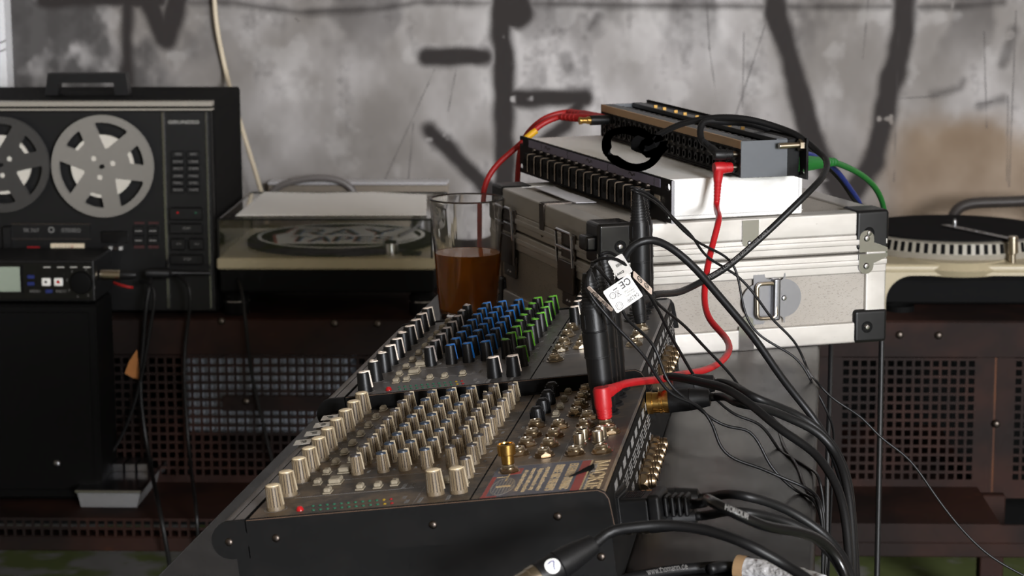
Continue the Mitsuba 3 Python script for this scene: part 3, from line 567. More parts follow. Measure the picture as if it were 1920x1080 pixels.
lampk = part(rt_, 'strobe_lamp', lathe([(0, 0.046), (0.0075, 0.046), (0.0085, 0.044), (0.0085, 0.017), (0.0055, 0.015), (0.0055, 0)], 20), nickel, M=BM @ tr(s, QT + 0.02, zTop + 0.003))
handle_m = pm('dark_painted_tube', (50, 45, 42), 0.5)
# dark tubular handle behind
single('tubular_handle', tube(spline([bw(x, y, 0.62) for x, y in ((1782, 470), (1784, 430), (1790, 400), (1806, 386), (1840, 380), (1900, 378), (1990, 382), (2010, 400), (2015, 470))], 0.004), 0.011, 12), handle_m, 'dark tubular handle standing behind the turntable at right', 'handle')

# ================================================================= cables on the left of the bench
LC = 'thin black cables hanging down the left bench front'
for i, (lab, pts) in enumerate((('black cable hanging beside the orange card scrap', ((276, 512, 0.02), (282, 530, -0.03), (276, 560, -0.04), (268, 650, -0.03), (264, 740, -0.03), (280, 860, -0.05), (300, 960, -0.27), (322, 1085, -0.27), (330, 1180, -0.27))),
                    ('black cable hanging from a plug left of the record player', ((300, 512, 0.03), (335, 518, -0.02), (354, 540, -0.04), (350, 620, -0.03), (346, 720, -0.03), (356, 860, -0.05), (368, 960, -0.27), (372, 1020, -0.27), (378, 1180, -0.27))),
                    ('black cable hanging below the left foot of the record player', ((440, 520, 0.05), (454, 552, -0.02), (460, 600, -0.04), (472, 700, -0.03), (490, 780, -0.03), (512, 870, -0.04), (540, 960, -0.10), (560, 1040, -0.12))),
                    ('pair of black cables under the field recorder', ((262, 528, -0.02), (288, 545, -0.04), (284, 600, -0.04), (274, 660, -0.035), (240, 790, -0.03), (180, 880, -0.05))))):
    single('bench_cable', tube(spline([bw(x, y, t) for x, y, t in pts]), 0.0032 + 0.0006 * (i == 0), 8), rubber, lab, 'cable')
jp = thing('jack_connector', 'black cable connector lying beside the tape recorder behind the field recorder', 'connector')
p0, p1 = bw(272, 512, -0.02), bw(395, 512, 0.0); MM = zframe(p0, p1 - p0); Lj = np.linalg.norm(p1 - p0)
part(jp, 'barrel', lathe([(0, 0), (0.008, 0.001), (0.0095, 0.01), (0.0095, 0.04), (0.006, 0.045), (0.004, Lj * 0.7), (0.004, Lj), (0, Lj)], 16), rubber, M=MM)
xp = thing('xlr_plug', 'nickel plug with red lead in the side of the field recorder', 'plug')
p0 = bw(222, 515, FT + 0.03); MM = zframe(p0 - BD * 0.03, BD)
part(xp, 'shell', lathe([(0, 0), (0.0085, 0), (0.0085, 0.032), (0.007, 0.034), (0, 0.034)], 16), nickel, M=MM)
part(xp, 'grip', lathe([(0, 0.034), (0.008, 0.034), (0.008, 0.05), (0.005, 0.06), (0, 0.06)], 16), rubber, M=MM)
part(xp, 'lead', tube(spline([bw(214, 530, FT + 0.02), bw(222, 533, FT - 0.0), bw(236, 537, FT - 0.01), bw(248, 539, FT)]), 0.0024, 8), redr2, label='short red lead')

# ================================================================= MIXER TABLE
tab = thing('equipment_table', 'narrow table covered in black vinyl under the mixers and the case', 'table')
TD = A([math.sin(0.14), math.cos(0.14), 0]); TR = A([math.cos(0.14), -math.sin(0.14), 0])
TO = A([-0.0145, 1.60, 0.0]); TM = mat(TR, TD, [0, 0, 1], TO)
TWL, TWR, TY0, TY1 = -0.232, 0.2335, -0.55, 1.26
part(tab, 'table_top', rbox(TWL, TWR, TY0, TY1, TZ - 0.035, TZ, 0.004), table_m, M=TM)
part(tab, 'apron', cat(*[box(a, b, c, d, TZ - 0.10, TZ - 0.034) for a, b, c, d in ((TWL + 0.012, TWR - 0.012, TY0 + 0.03, TY0 + 0.05), (TWL + 0.012, TWR - 0.012, TY1 - 0.05, TY1 - 0.03), (TWL + 0.012, TWL + 0.03, TY0 + 0.05, TY1 - 0.05), (TWR - 0.03, TWR - 0.012, TY0 + 0.05, TY1 - 0.05))]), blackm, M=TM)
for x in (TWL + 0.04, TWR - 0.04):
    for y in (TY0 + 0.07, TY1 - 0.07): part(tab, 'leg', cbox(x - 0.02, x + 0.02, y - 0.02, y + 0.02, 0, TZ - 0.034, 0.003), blackm, M=TM)

exec_mixers = True
# ================================================================= MIXING CONSOLES
YAW, TILT = 0.1425, 0.1206
MU = A([math.cos(YAW) * math.cos(TILT), -math.sin(YAW) * math.cos(TILT), math.sin(TILT)]); MV = A([math.sin(YAW), math.cos(YAW), 0]); MN = np.cross(MU, MV)
M1O = A([-0.1866, 1.5283, 0.8065]); M2O = A([-0.1420, 1.8772, 0.8162])
MW, ML = 0.340, 0.253
PLX = mat(MU, MV, MN, [0, 0, 0])
def tube_knob(R, h, ribs=16):
    """Ribbed tapered knob with dirt in the grooves; returns a ply dict with vertex colours."""
    n = ribs * 4; prof = [(0.0, 1.0, 0), (0.14, 0.985, 0), (0.18, 0.955, 1), (0.93, 0.855, 1), (0.95, 0.86, 0), (1.0, 0.83, 0)]
    v, c = [], []
    cr_, dk = A(lin(116, 101, 79)), A(lin(44, 34, 25))
    for zf, rf, fl in prof:
        for j in range(n):
            gr = (j % 4) in (2, 3); r = R * rf * ((0.90 if gr else 1.0) if fl else 1.0); a = 2 * math.pi * (j // 4 + (0.0, 0.64, 0.72, 0.92)[j % 4]) / ribs
            v.append([r * math.cos(a), r * math.sin(a), zf * h]); c.append(dk if (gr and fl) else cr_ * (0.82 if zf < 0.16 else 1.0))
    k = len(prof); f = []
    for i in range(k - 1):
        for j in range(n):
            a0, a1, b0, b1 = i * n + j, i * n + (j + 1) % n, (i + 1) * n + j, (i + 1) * n + (j + 1) % n; f += [[a0, a1, b1], [a0, b1, b0]]
    v.append([0, 0, h]); c.append(cr_)
    for j in range(n): f.append([(k - 1) * n + j, (k - 1) * n + (j + 1) % n, k * n])
    return mikit.ply(trimesh.Trimesh(v, f, process=False), None, smooth=False, color=np.clip(A(c), 0, 1))
def dome(R, h, z): return lathe([(0, z + h), (R * 0.6, z + h * 0.85), (R * 0.92, z + h * 0.35), (R, z)], 20)
def pointer(R, h, w=0.0013, cap=0.0):
    r1 = R * 0.82; return cat(box(R * 0.25, r1, -w / 2, w / 2, h, h + 0.0011 + cap), X(box(0, 0.0009, -w / 2, w / 2, -h * 0.80, 0.001), mat([math.cos(0.09), 0, math.sin(0.09)], [0, 1, 0], [-math.sin(0.09), 0, math.cos(0.09)], [r1 - 0.0002, 0, h])))
def smooth_knob(R, h): return lathe([(0, 0), (R, 0), (R * 0.985, h * 0.1), (R * 0.84, h * 0.96), (R * 0.78, h), (0, h)], 28)
K_BIG, K_SM = tube_knob(0.0064, 0.0175, 16), tube_knob(0.0047, 0.0141, 14)
S_BIG, S_SM = ply(smooth_knob(0.0064, 0.0172)), ply(smooth_knob(0.0054, 0.0168))
capm_ = lambda R, z: lathe([(0, z + 0.0017), (R * 0.7, z + 0.00165), (R * 0.96, z + 0.0011), (R, z)], 24)
CAP_B, CAP_S = ply(capm_(0.0052, 0.0169)), ply(capm_(0.00405, 0.0138))
PT_B, PT_S = ply(pointer(0.0064, 0.0172)), ply(pointer(0.0049, 0.0152, 0.0011))
def pad(R, h): return cat(X(lathe([(0, h + 0.0008), (R * 0.55, h + 0.0008), (R * 0.62, h)], 18), np.eye(4)), pointer(R, h, 0.0022, 0.0001))
PAD_B, PAD_S = ply(pad(0.0064, 0.0172)), ply(pad(0.0054, 0.0168))
def smallbtn(w, d, h): return cat(cbox(-w / 2 - 0.0006, w / 2 + 0.0006, -d / 2 - 0.0006, d / 2 + 0.0006, 0, 0.0012, 0.0003), cbox(-w / 2, w / 2, -d / 2, d / 2, 0.0008, h, 0.0009))
BTN, BTN_L = ply(smallbtn(0.0050, 0.0085, 0.0042), False), ply(smallbtn(0.0092, 0.012, 0.0046), False)
LED = ply(dome(0.0013, 0.0011, 0)); LEDB = ply(dome(0.0028, 0.0034, 0))
def hexnut(r, h, z0=0.0):
    p = disc2(r, 6); return X(extr(p.buffer(-0.0004).buffer(0.0004), h), tr(0, 0, z0))
def jack_parts():
    wash = lathe([(0.0046, 0), (0.0078, 0), (0.0080, 0.0006), (0.0046, 0.0009)], 28)
    nut = m3.Manifold.extrude(m3.CrossSection([[(0.0072 * math.cos(math.pi / 3 * i), 0.0072 * math.sin(math.pi / 3 * i)) for i in range(6)]]), 0.0024)
    nut = (nut ^ m3.Manifold.cylinder(0.0024, 0.0078, 0.0062, 28)) - m3.Manifold.cylinder(0.01, 0.0044, 0.0044, 28).translate([0, 0, -0.003])
    nut = X(nut, tr(0, 0, 0.0009))
    thr = lathe([(0.0048, 0.001), (0.0048, 0.0036), (0.0050, 0.0040), (0.0047, 0.0044), (0.0050, 0.0049), (0.0047, 0.0053), (0.0044, 0.0060), (0.0036, 0.0060), (0.0034, 0.0054), (0.0033, 0.0012)], 24)
    return ply(wash, 40), ply(nut, 30), ply(thr, 40), ply(lathe([(0, 0.0014), (0.0034, 0.0014)], 20), False)
J_W, J_N, J_T, J_H = jack_parts()
RCA = ply(lathe([(0.0052, 0), (0.0052, 0.0012), (0.0042, 0.0016), (0.0042, 0.0085), (0.0039, 0.0092), (0.0032, 0.0092), (0.0030, 0.0086)], 24), 40); RCAI = ply(lathe([(0, 0.0082), (0.0016, 0.0082), (0.0016, 0.0088), (0.0031, 0.0088)], 20), 30)
SCREW = ply(X(cat(lathe([(0, 0.0016), (0.0014, 0.00155), (0.0026, 0.0010), (0.0030, 0)], 18)), np.eye(4)), 50); SCR_X = ply(cat(box(-0.0016, 0.0016, -0.0003, 0.0003, 0.0012, 0.0017), box(-0.0003, 0.0003, -0.0016, 0.0016, 0.0012, 0.0017)), False)

def mixer(name, O, label, dusty, spec):
    mx = thing(name, label, 'mixing console'); PM_ = mat(MU, MV, MN, O); sgn = lambda a, b, c=0.0, an=0.0: PM_ @ tr(a, b, c) @ rotz(an)
    pan = panel_dusty if dusty else panel_clean
    part(mx, 'top_panel', cbox(0.0, ML, 0.0, MW, -0.004, 0.0, 0.0006), pan, M=PM_)
    cz = lambda a: (TZ + 0.004 - O[2] - a * MU[2]) / MN[2]
    prof = sg.Polygon([(-0.012, -0.004), (ML + 0.001, -0.004), (ML + 0.001, cz(ML)), (-0.012, cz(-0.012))])
    EX = mat([1, 0, 0], [0, 0, 1], [0, -1, 0], [0, MW - 0.003, 0])              # polygon (a, c) swept along b
    part(mx, 'chassis', X(extr(prof, MW - 0.006), EX), cheek_m, M=PM_)
    nose = sg.Point(-0.0125, -0.0125).buffer(0.0135, 16).union(sg.Polygon([(-0.0125, 0.001), (-0.0004, 0.001), (-0.0004, -0.0265), (-0.0125, -0.0260)]))
    side = sg.Polygon([(0.0004, 0.001), (ML - 0.004, 0.001), (ML + 0.0005, -0.0015), (ML + 0.003, -0.006), (ML + 0.005, -0.0295), (0.0004, -0.0265)])
    for b0, sg_ in ((-0.0045, 1), (MW - 0.0, 1)):
        EB = mat([1, 0, 0], [0, 0, 1], [0, -1, 0], [0, b0 + 0.0045, 0])
        k = part(mx, 'end_cap', X(extr(nose, 0.0045), EB), cheek_m, M=PM_)
        sp = part(mx, 'side_panel', X(extr(side, 0.0045), EB), cheek_m, M=PM_)
        if b0 < 0:
            part(sp, 'worn_edge', X(tube(A([(0.001, -0.0045, 0.0009), (ML - 0.004, -0.0045, 0.0009), (ML + 0.0005, -0.0045, -0.0016), (ML + 0.003, -0.0045, -0.0061), (ML + 0.005, -0.0045, -0.029)]), 0.00032, 6), np.eye(4)), wornm, M=PM_)
            SM = lambda a, c, y=-0.0045: PM_ @ tr(a, y, c) @ mat([1, 0, 0], [0, 0, 1], [0, -1, 0], [0, 0, 0])
            for a, c, y, par in ((-0.0135, -0.0135, -0.0045, k), (0.0205, -0.0135, -0.0045, sp), (0.1325, -0.0135, -0.0045, sp), (0.2195, -0.0150, -0.0045, sp), (0.2450, -0.0480, 0.003, mx)):
                scw = part(par, 'screw', SCREW, darksteel, M=SM(a, c, y))
    rp = nose.intersection(sg.box(-0.1, -0.1, -0.0004, 0.1)).buffer(-0.0012)
    part(mx, 'front_rail', X(extr(rp, MW), mat([1, 0, 0], [0, 0, 1], [0, -1, 0], [0, MW, 0])), rail_m, M=PM_)
    part(mx, 'rail_groove', cat(box(-0.0110, -0.0104, 0, MW, -0.0004, 0.00005), box(-0.0022, -0.0014, 0, MW, -0.001, 0.0002)), blackm, M=PM_)
    def knob(a, b, big, ptr, capm, an):
        if dusty:
            k = part(mx, 'knob', K_BIG if big else K_SM, vcol, M=sgn(a, b, 0, an))
            part(k, 'cap', CAP_B if big else CAP_S, capm, M=sgn(a, b, 0, an)); part(k, 'pointer', PT_B if big else PT_S, dirtycream, M=sgn(a, b, 0, an))
        else:
            k = part(mx, 'knob', S_BIG if big else S_SM, black, M=sgn(a, b, 0, an)); part(k, 'pointer', PAD_B if big else PAD_S, ptr, M=sgn(a, b, 0, an))
    r2 = random.Random(3 if dusty else 5)
    for i, b in enumerate(spec['L0b']): knob(spec['L0a'], b, True, kwhite, cap_cream, r2.uniform(-0.35, 0.25) if dusty else r2.choice([0.05, 0.1, 2.2, 2.3, 0.0]))
    for li, a in enumerate(spec['lines']):
        capm = cap_black if li in (0, 4, 5) else cap_blue; ptr = kgrey if li == 0 else (kblue if li < 4 else kgreen)
        for ch in range(8):
            an = r2.uniform(-0.2, 0.2)
            if li >= 4 and r2.random() < (0.55 if dusty else 0.5) and not (li == 5 and ch > 3): an = 2.35
            if li == 0 and not dusty and ch > 5: an = 1.9
            knob(a, 0.1100 + 0.0304 * ch, False, ptr, capm, an)
    for a, b, big in spec['masters']: knob(a, b, big, kwhite if big else kgreen, cap_cream if big else cap_black, 0.1)
    for a, b in spec['btn']: part(mx, 'button', BTN, btn, M=sgn(a, b))
    for a, b in spec['btnL']: part(mx, 'wide_button', BTN_L, btn, M=sgn(a, b))
    for row, b0 in enumerate((0.0115, 0.0230)):
        for i in range(12): part(mx, 'meter_led', LED, led_g if i < 10 else (led_y if i == 10 else led_r), M=sgn(spec['led0'] + i * spec['ledp'] - 0.003 * row, b0 + (0.0005 if row else 0.0)))
    part(mx, 'power_led', LEDB, dome_red, M=sgn(spec['led0'] - 0.0105, 0.0150), label='red power lamp')
    jm = oldbrass if dusty else nickel
    for a, b in spec['jacks']:
        an = r2.uniform(0, 1.0); j = part(mx, 'jack_socket', J_N, jm, M=sgn(a, b, 0, an)); part(j, 'washer', J_W, jm, M=sgn(a, b)); part(j, 'bushing', J_T, nickel, M=sgn(a, b)); part(j, 'bore', J_H, blackm, M=sgn(a, b))
    for a, b, m in spec['rca']:
        j = part(mx, 'phono_socket', RCA, nickel, M=sgn(a, b)); part(j, 'insert', RCAI, m, M=sgn(a, b))
    for a, b in spec['trim']:
        if dusty: k = part(mx, 'trim_knob', TRIM, black, M=sgn(a, b))
        else: knob(a, b, False, kwhite, cap_black, 0.1)
    for a, b in spec['xlr']:
        j = part(mx, 'microphone_socket', lathe([(0, 0.0005), (0.0085, 0.0005), (0.0095, 0.002), (0.0115, 0.002), (0.0125, 0)], 28), black, M=sgn(a, b))
    # rear face: printed strips, jacks with metal rings
    RM = lambda b, c, d=0.0: PM_ @ mat([0, 1, 0], [0, 0, 1], [1, 0, 0], [ML + 0.0012 + d, b, c])    # x along b, y up, z out of the rear
    for b in spec['rear']:
        Z2 = RM(b, spec['rearc']) @ np.diag([1.12, 1.12, 2.1, 1.0])
        j = part(mx, 'rear_jack', J_N, oldbrass, M=Z2); part(j, 'bushing', J_T, oldbrass, M=Z2); part(j, 'bore', J_H, blackm, M=Z2); part(j, 'washer', J_W, oldbrass, M=Z2)
    for i in range(9):
        b = 0.05 + i * 0.032; part(mx, 'rear_print', box(0, 0.016, -0.003, 0.003, 0, 0.0003), inkgrey, False, M=RM(b, -0.012))
        part(mx, 'rear_print', cat([box(0, 0.024 - 0.004 * (k % 2), -0.0007 - 0.003 * k, 0.0007 - 0.003 * k, 0, 0.0003) for k in range(4)]), inkgrey, False, M=RM(b, -0.021))
        part(mx, 'rear_lettering', ctext('CH ' + str(i + 1), 0.006, 0.016, 0.0003), inkgrey, False, M=RM(b + 0.01, -0.040) @ rotz(math.pi))
    return mx, PM_
TRIM = ply(cat(lathe([(0, 0.0125), (0.003, 0.0122), (0.0048, 0.0105), (0.0052, 0.008), (0.0056, 0)], 24), *[X(box(0.0048, 0.0060, -0.0003, 0.0003, 0.0005, 0.0085), rotz(2 * math.pi * i / 18)) for i in range(18)]), 30)
lin_b = [0.110 + 0.0304 * i for i in range(8)]
SP1 = dict(L0a=0.0152, L0b=[0.024, 0.063] + [0.103 + 0.0323 * i for i in range(8)], lines=[0.0565, 0.0762, 0.0926, 0.1094, 0.1284, 0.1448], masters=[(0.1467, 0.069, False), (0.1307, 0.027, True), (0.1475, 0.027, True)],
           btn=[(0.0452, 0.0596), (0.0688, 0.0622), (0.0819, 0.0624), (0.0938, 0.0659), (0.1335, 0.060), (0.1480, 0.047)] + [(0.0310, 0.0885 + 0.0306 * i) for i in range(9)] + [(0.189, 0.2485 + 0.0277 * i) for i in range(4)], btnL=[(0.0450, 0.087 + 0.0335 * i) for i in range(4)],
           led0=0.0455, ledp=0.00515, jacks=[(0.1765, 0.0738), (0.1765, 0.126), (0.1784, 0.1543), (0.179, 0.1834), (0.1775, 0.2161)] + [(0.197, 0.1142 + 0.0306 * i) for i in range(4)] + [(0.2201, 0.1107), (0.2192, 0.1714), (0.2181, 0.2001), (0.2172, 0.2279), (0.2403, 0.1097), (0.2406, 0.1701), (0.2346, 0.1936), (0.2058, 0.2455), (0.2056, 0.2744), (0.2048, 0.3043), (0.2043, 0.333)],
           rca=[(0.2205, 0.1385, dome_red), (0.2221, 0.1531, dome_red), (0.2346, 0.1416, white), (0.2354, 0.1560, white)], trim=[(0.1763, 0.235), (0.1772, 0.2648), (0.1771, 0.296), (0.1768, 0.3264)], xlr=[(0.229, 0.240), (0.229, 0.270), (0.229, 0.300), (0.229, 0.328)],
           rear=[0.203 + 0.0200 * i for i in range(7)], rearc=-0.048)
SP2 = dict(L0a=0.0135, L0b=[0.018, 0.064] + [0.102 + 0.0320 * i for i in range(8)], lines=[0.0545, 0.0735, 0.0890, 0.1055, 0.1245, 0.1395], masters=[(0.1440, 0.066, False), (0.1250, 0.028, True), (0.1420, 0.026, True)],
           btn=[(0.0440, 0.048), (0.0780, 0.047), (0.0935, 0.050), (0.0650, 0.046), (0.1420, 0.046), (0.0350, 0.046)] + [(0.0320, 0.076 + 0.0318 * i) for i in range(9)], btnL=[(0.0450, 0.080 + 0.0335 * i) for i in range(4)], led0=0.0450, ledp=0.0050,
           jacks=[(0.1715, 0.0767), (0.1708, 0.1198), (0.1702, 0.152), (0.169, 0.190), (0.1688, 0.222), (0.1889, 0.1255), (0.1889, 0.157), (0.1889, 0.189), (0.2380, 0.112), (0.2380, 0.150), (0.2380, 0.186)], rca=[(0.214, 0.126, white), (0.214, 0.145, dome_red)],
           trim=[(0.1698, 0.2489), (0.1698, 0.2800), (0.1698, 0.3080), (0.1698, 0.334)], xlr=[(0.229, 0.240), (0.229, 0.270), (0.229, 0.300), (0.229, 0.328)], rear=[0.135 + 0.0230 * i for i in range(5)], rearc=-0.032)
mx1, PM1 = mixer('mixing_console', M1O, 'near dusty mixing console with ribbed cream knobs and a sticker by its jacks', True, SP1)
mx2, PM2 = mixer('mixing_console_001', M2O, 'farther mixing console with black knobs in white, blue and green', False, SP2)
P1 = lambda a, b, c=0.0: M1O + MU * a + MV * b + MN * c
P2 = lambda a, b, c=0.0: M2O + MU * a + MV * b + MN * c
TXT = lambda PM_, a, b, c=0.0001, rot=0.0: PM_ @ tr(a, b, c) @ mat([0, -1, 0], [1, 0, 0], [0, 0, 1], [0, 0, 0]) @ rotz(rot)      # reads towards -b, upright along +a
# sticker and lettering on the dusty console
st = part(mx1, 'sticker', cbox(0.166, 0.236, 0.002, 0.088, 0.0, 0.0004, 0.0001), stk_slate, M=PM1, label='worn red, cream and slate sticker')
part(st, 'red_band', cat(box(0.2290, 0.2355, 0.0025, 0.086, 0.0004, 0.00055), box(0.166, 0.1775, 0.0025, 0.006, 0.0004, 0.00055), box(0.1785, 0.1865, 0.064, 0.080, 0.0004, 0.00055), box(0.1665, 0.1695, 0.006, 0.06, 0.0004, 0.00055)), stk_red, M=PM1)
part(st, 'cream_rule', cat(box(0.2355, 0.2366, 0.0025, 0.086, 0.0004, 0.0006), box(0.1775, 0.1785, 0.046, 0.086, 0.0004, 0.0006), box(0.170, 0.178, 0.0575, 0.059, 0.0004, 0.0006)), stk_cream, M=PM1)
for i, (t_, a, h) in enumerate((('EXTENDED DYNAMIC', 0.2235, 0.0062), ('RANGE MIC PREAMPS', 0.2135, 0.0062))): part(st, 'heading', ctext(t_, h, 0.072, 0.0002, True), stk_cream, False, M=TXT(PM1, a, 0.0445, 0.00042))
for i in range(4): part(st, 'small_print', ctext(('open detail with low noise', 'high headroom and', 'rejection of radio', 'interference'), ) if False else ctext(('open detail and low noise', 'high headroom for any', 'source with full rejection', 'of radio interference')[i], 0.0032, (0.066, 0.060, 0.066, 0.058)[i], 0.0002), stk_cream, False, M=TXT(PM1, 0.2055 - 0.0052 * i, 0.044, 0.00042))
EL = sa.scale(disc2(1, 40), 0.0085, 0.024)
part(st, 'oval_ring', X(extr(EL.difference(sa.scale(EL, 0.86, 0.93)), 0.0002, 0.0004), tr(0.1780, 0.031, 0)), stk_grey, M=PM1)
for i in range(6):
    w = 0.022 * math.sqrt(max(0.05, 1 - ((i - 2.5) / 3.2) ** 2)); a = 0.1725 + i * 0.0022; part(st, 'oval_stripe', box(a, a + 0.0009, 0.031 - w, 0.031 + w, 0.0004, 0.0006), stk_grey, M=PM1)
part(st, 'oval_bar', box(0.1735, 0.1835, 0.0285, 0.0325, 0.0006, 0.0008), stk_cream, M=PM1)
part(mx1, 'maker_lettering', ctext('MACKIE', 0.0105, 0.080, 0.0003, True), stk_cream, False, M=TXT(PM1, 0.2500 - 0.0062, 0.043, 0.0001), label='cream lettering MACKIE')
part(mx1, 'lettering', ctext('1202-VLZ', 0.0036, 0.030, 0.0002), inkgrey, False, M=TXT(PM1, 0.2395, 0.060, 0.0004))
for i, t_ in enumerate(('12 CHANNEL', 'MIC/LINE MIXER')): part(mx1, 'lettering', ctext(t_, 0.0022, 0.026, 0.0002), inkgrey, False, M=TXT(PM1, 0.2395 - 0.0022 - 0.0001 * i, 0.026 - 0.02 * i + 0.004, 0.0004))
tp = sg.Polygon([(0.222, 0.083), (0.2325, 0.062), (0.2355, 0.055), (0.2345, 0.050), (0.2318, 0.051), (0.229, 0.060), (0.221, 0.080)])
part(mx1, 'torn_tape', extr(sg.Polygon([(0.2245, 0.0385), (0.2300, 0.0500), (0.2335, 0.0590), (0.2385, 0.0690), (0.2400, 0.0600), (0.2370, 0.0520), (0.2320, 0.0470)]), 0.0012), blackm, M=PM1 @ tr(0.0, 0.002, 0.0003))
for a, b, s in ((0.178, 0.244, 0.003), (0.2125, 0.235, 0.004), (0.225, 0.222, 0.005), (0.2365, 0.214, 0.004), (0.2305, 0.150, 0.0025)):
    pr = random.Random(int(b * 1e4)); part(mx1, 'tape_scrap', extr(sg.Polygon([((s * pr.uniform(0.6, 1.2)) * math.cos(t), (s * pr.uniform(0.5, 1.6)) * math.sin(t)) for t in np.linspace(0, 5.6, 8)]).buffer(0), 0.0018), blackm, M=PM1 @ tr(a - 0.008, b + 0.008, 0))
for a, b in ((-0.0185, 0.232), (-0.0168, 0.262), (-0.0163, 0.292), (-0.0160, 0.319)):
    lb = part(mx1, 'paper_label', X(cbox(-0.006, 0.0075, -0.009, 0.009, 0, 0.0003, 0.0001), rotz(0.1)), white, M=PM1 @ tr(a + 0.003, b, 0.0012), label='handwritten white label')
    part(lb, 'handwriting', tube(spline([(-0.003, 0.004, 0), (0.002, 0.002, 0), (-0.001, 0.0, 0), (0.003, -0.001, 0), (0.0, -0.004, 0)], 0.001), 0.00025, 5), ink, M=PM1 @ tr(a + 0.0035, b, 0.0016))
# printed legends and rules on both consoles
for PM_, mx, L, ink_ in ((PM1, mx1, SP1, inkgrey), (PM2, mx2, SP2, inkgrey)):
    part(mx, 'panel_rule', cat(*[box(a, a + 0.0004, 0.0035, 0.052, 0, 0.00012) for a in (0.118,)], box(0.022, 0.116, 0.0520, 0.0526, 0, 0.00012), box(0.1225, 0.156, 0.0775, 0.0780, 0, 0.00012), *[box(0.021, 0.156, b - 0.0150, b - 0.0147, 0, 0.0001) for b in lin_b], *([box(0.2105, 0.2110, 0.092, 0.232, 0, 0.00012), box(0.164, 0.236, 0.0905, 0.0910, 0, 0.00012)] if mx == mx1 else [box(0.160, 0.195, 0.100, 0.1004, 0, 0.00012)])), ink_, False, M=PM_)
    part(mx, 'panel_seam', box(0.1585, 0.1597, 0.0, MW, 0, 0.00015), blackm, False, M=PM_)
    for t_, a, b, h, w in (('LEFT', 0.1085, 0.0245, 0.0028, 0.008), ('RIGHT', 0.1125, 0.0130, 0.0028, 0.009), ('TAPE IN', 0.102, 0.060, 0.0028, 0.012), ('ASSIGN', 0.108, 0.060, 0.0028, 0.012), ('MAIN MIX', 0.122, 0.014, 0.0026, 0.014), ('PHONES', 0.142, 0.014, 0.0026, 0.012)):
        part(mx, 'lettering', ctext(t_, h, w, 0.00015), ink_, False, M=TXT(PM_, a, b))
    for li, nm in enumerate(('PAN', 'LOW', 'MID', 'HI', 'AUX 2', 'AUX 1')):
        for b in lin_b[:4]: part(mx, 'lettering', ctext(nm, 0.0022, 0.0065, 0.00015), ink_, False, M=TXT(PM_, L['lines'][li] + 0.0075, b + 0.0045))
    ringm = ply(lathe([(0.0078, 0), (0.0082, 0), (0.0082, 0.0001), (0.0078, 0.0001)], 32), False)
    for b in L['L0b']: part(mx, 'scale_ring', ringm, ink_, M=PM_ @ tr(L['L0a'], b, 0.00005))
    for (a, b) in L['jacks'][:6]: part(mx, 'lettering', ctext('LINE ' + str(int(b * 1000) % 8 + 1), 0.0022, 0.008, 0.00015), ink_, False, M=TXT(PM_, a - 0.0105, b))

# gold adaptor in the nearest jack
ga = thing('jack_adaptor', 'gold jack adaptor standing in the nearest socket by the sticker', 'adaptor')
part(ga, 'body', lathe([(0.0036, 0.0015), (0.0036, 0.006), (0.0046, 0.0065), (0.0046, 0.0125), (0.0064, 0.0130), (0.0066, 0.0140), (0.0066, 0.0205), (0.0060, 0.0212), (0.0052, 0.0212), (0.0050, 0.0200)], 28), gold, M=PM1 @ tr(0.1765, 0.0738, 0))
part(ga, 'insert', lathe([(0, 0.0188), (0.0018, 0.0188), (0.0020, 0.0195), (0.0051, 0.0198)], 20), brownpaper, M=PM1 @ tr(0.1765, 0.0738, 0))

# ================================================================= FLIGHT CASE
CY = 0.31; CE = A([math.cos(CY), math.sin(CY), 0]); CG = A([-math.sin(CY), math.cos(CY), 0])
CC = A([0.091, 2.300, TZ]); CM = mat(CE, CG, [0, 0, 1], CC); CWd, CLn, CH = 0.326, 0.362, 0.1405
ec = thing('equipment_case', 'silver aluminium equipment case with black corners standing behind the mixers', 'case')
zl = 0.098                                                     # split between lid and lower shell (right hand face)
part(ec, 'lower_shell', cbox(0.002, CWd - 0.002, 0.002, CLn - 0.002, 0.001, zl - 0.002, 0.001), case_m, M=CM)
part(ec, 'lid', cbox(0.002, CWd - 0.002, 0.002, CLn - 0.002, zl, CH - 0.001, 0.001), case_m, M=CM)
def prof_x(y, z, w=0.022, h=0.022):                            # L profile along x at edge (y, z): rounded bar
    return rbox(0.004, CWd - 0.004, y - 0.0005 if y < 0.1 else y - w + 0.0005, y + w - 0.0005 if y < 0.1 else y + 0.0005, z - (h if z > 0.05 else 0), z + (0 if z > 0.05 else h), 0.0022, 8)
def bar(x0, x1, y0, y1, z0, z1, r=0.0022): return rbox(x0, x1, y0, y1, z0, z1, r, 8)
w = 0.023; o = 0.0016
edges = [bar(0, CWd, -o, w, CH - w, CH + o), bar(0, CWd, CLn - w, CLn + o, CH - w, CH + o), bar(-o, w, 0, CLn, CH - w, CH + o), bar(CWd - w, CWd + o, 0, CLn, CH - w, CH + o),
         bar(0, CWd, -o, w, 0, w), bar(0, CWd, CLn - w, CLn + o, 0, w), bar(-o, w, 0, CLn, 0, w), bar(CWd - w, CWd + o, 0, CLn, 0, w)]
for e_ in edges: part(ec, 'edge_profile', e_, alu, M=CM)
for x, y in ((0, 0), (CWd, 0), (0, CLn), (CWd, CLn)):
    part(ec, 'corner_profile', bar(-o if x == 0 else CWd - w, w if x == 0 else CWd + o, -o if y == 0 else CLn - w, w if y == 0 else CLn + o, 0.004, CH - 0.004), alu, M=CM)
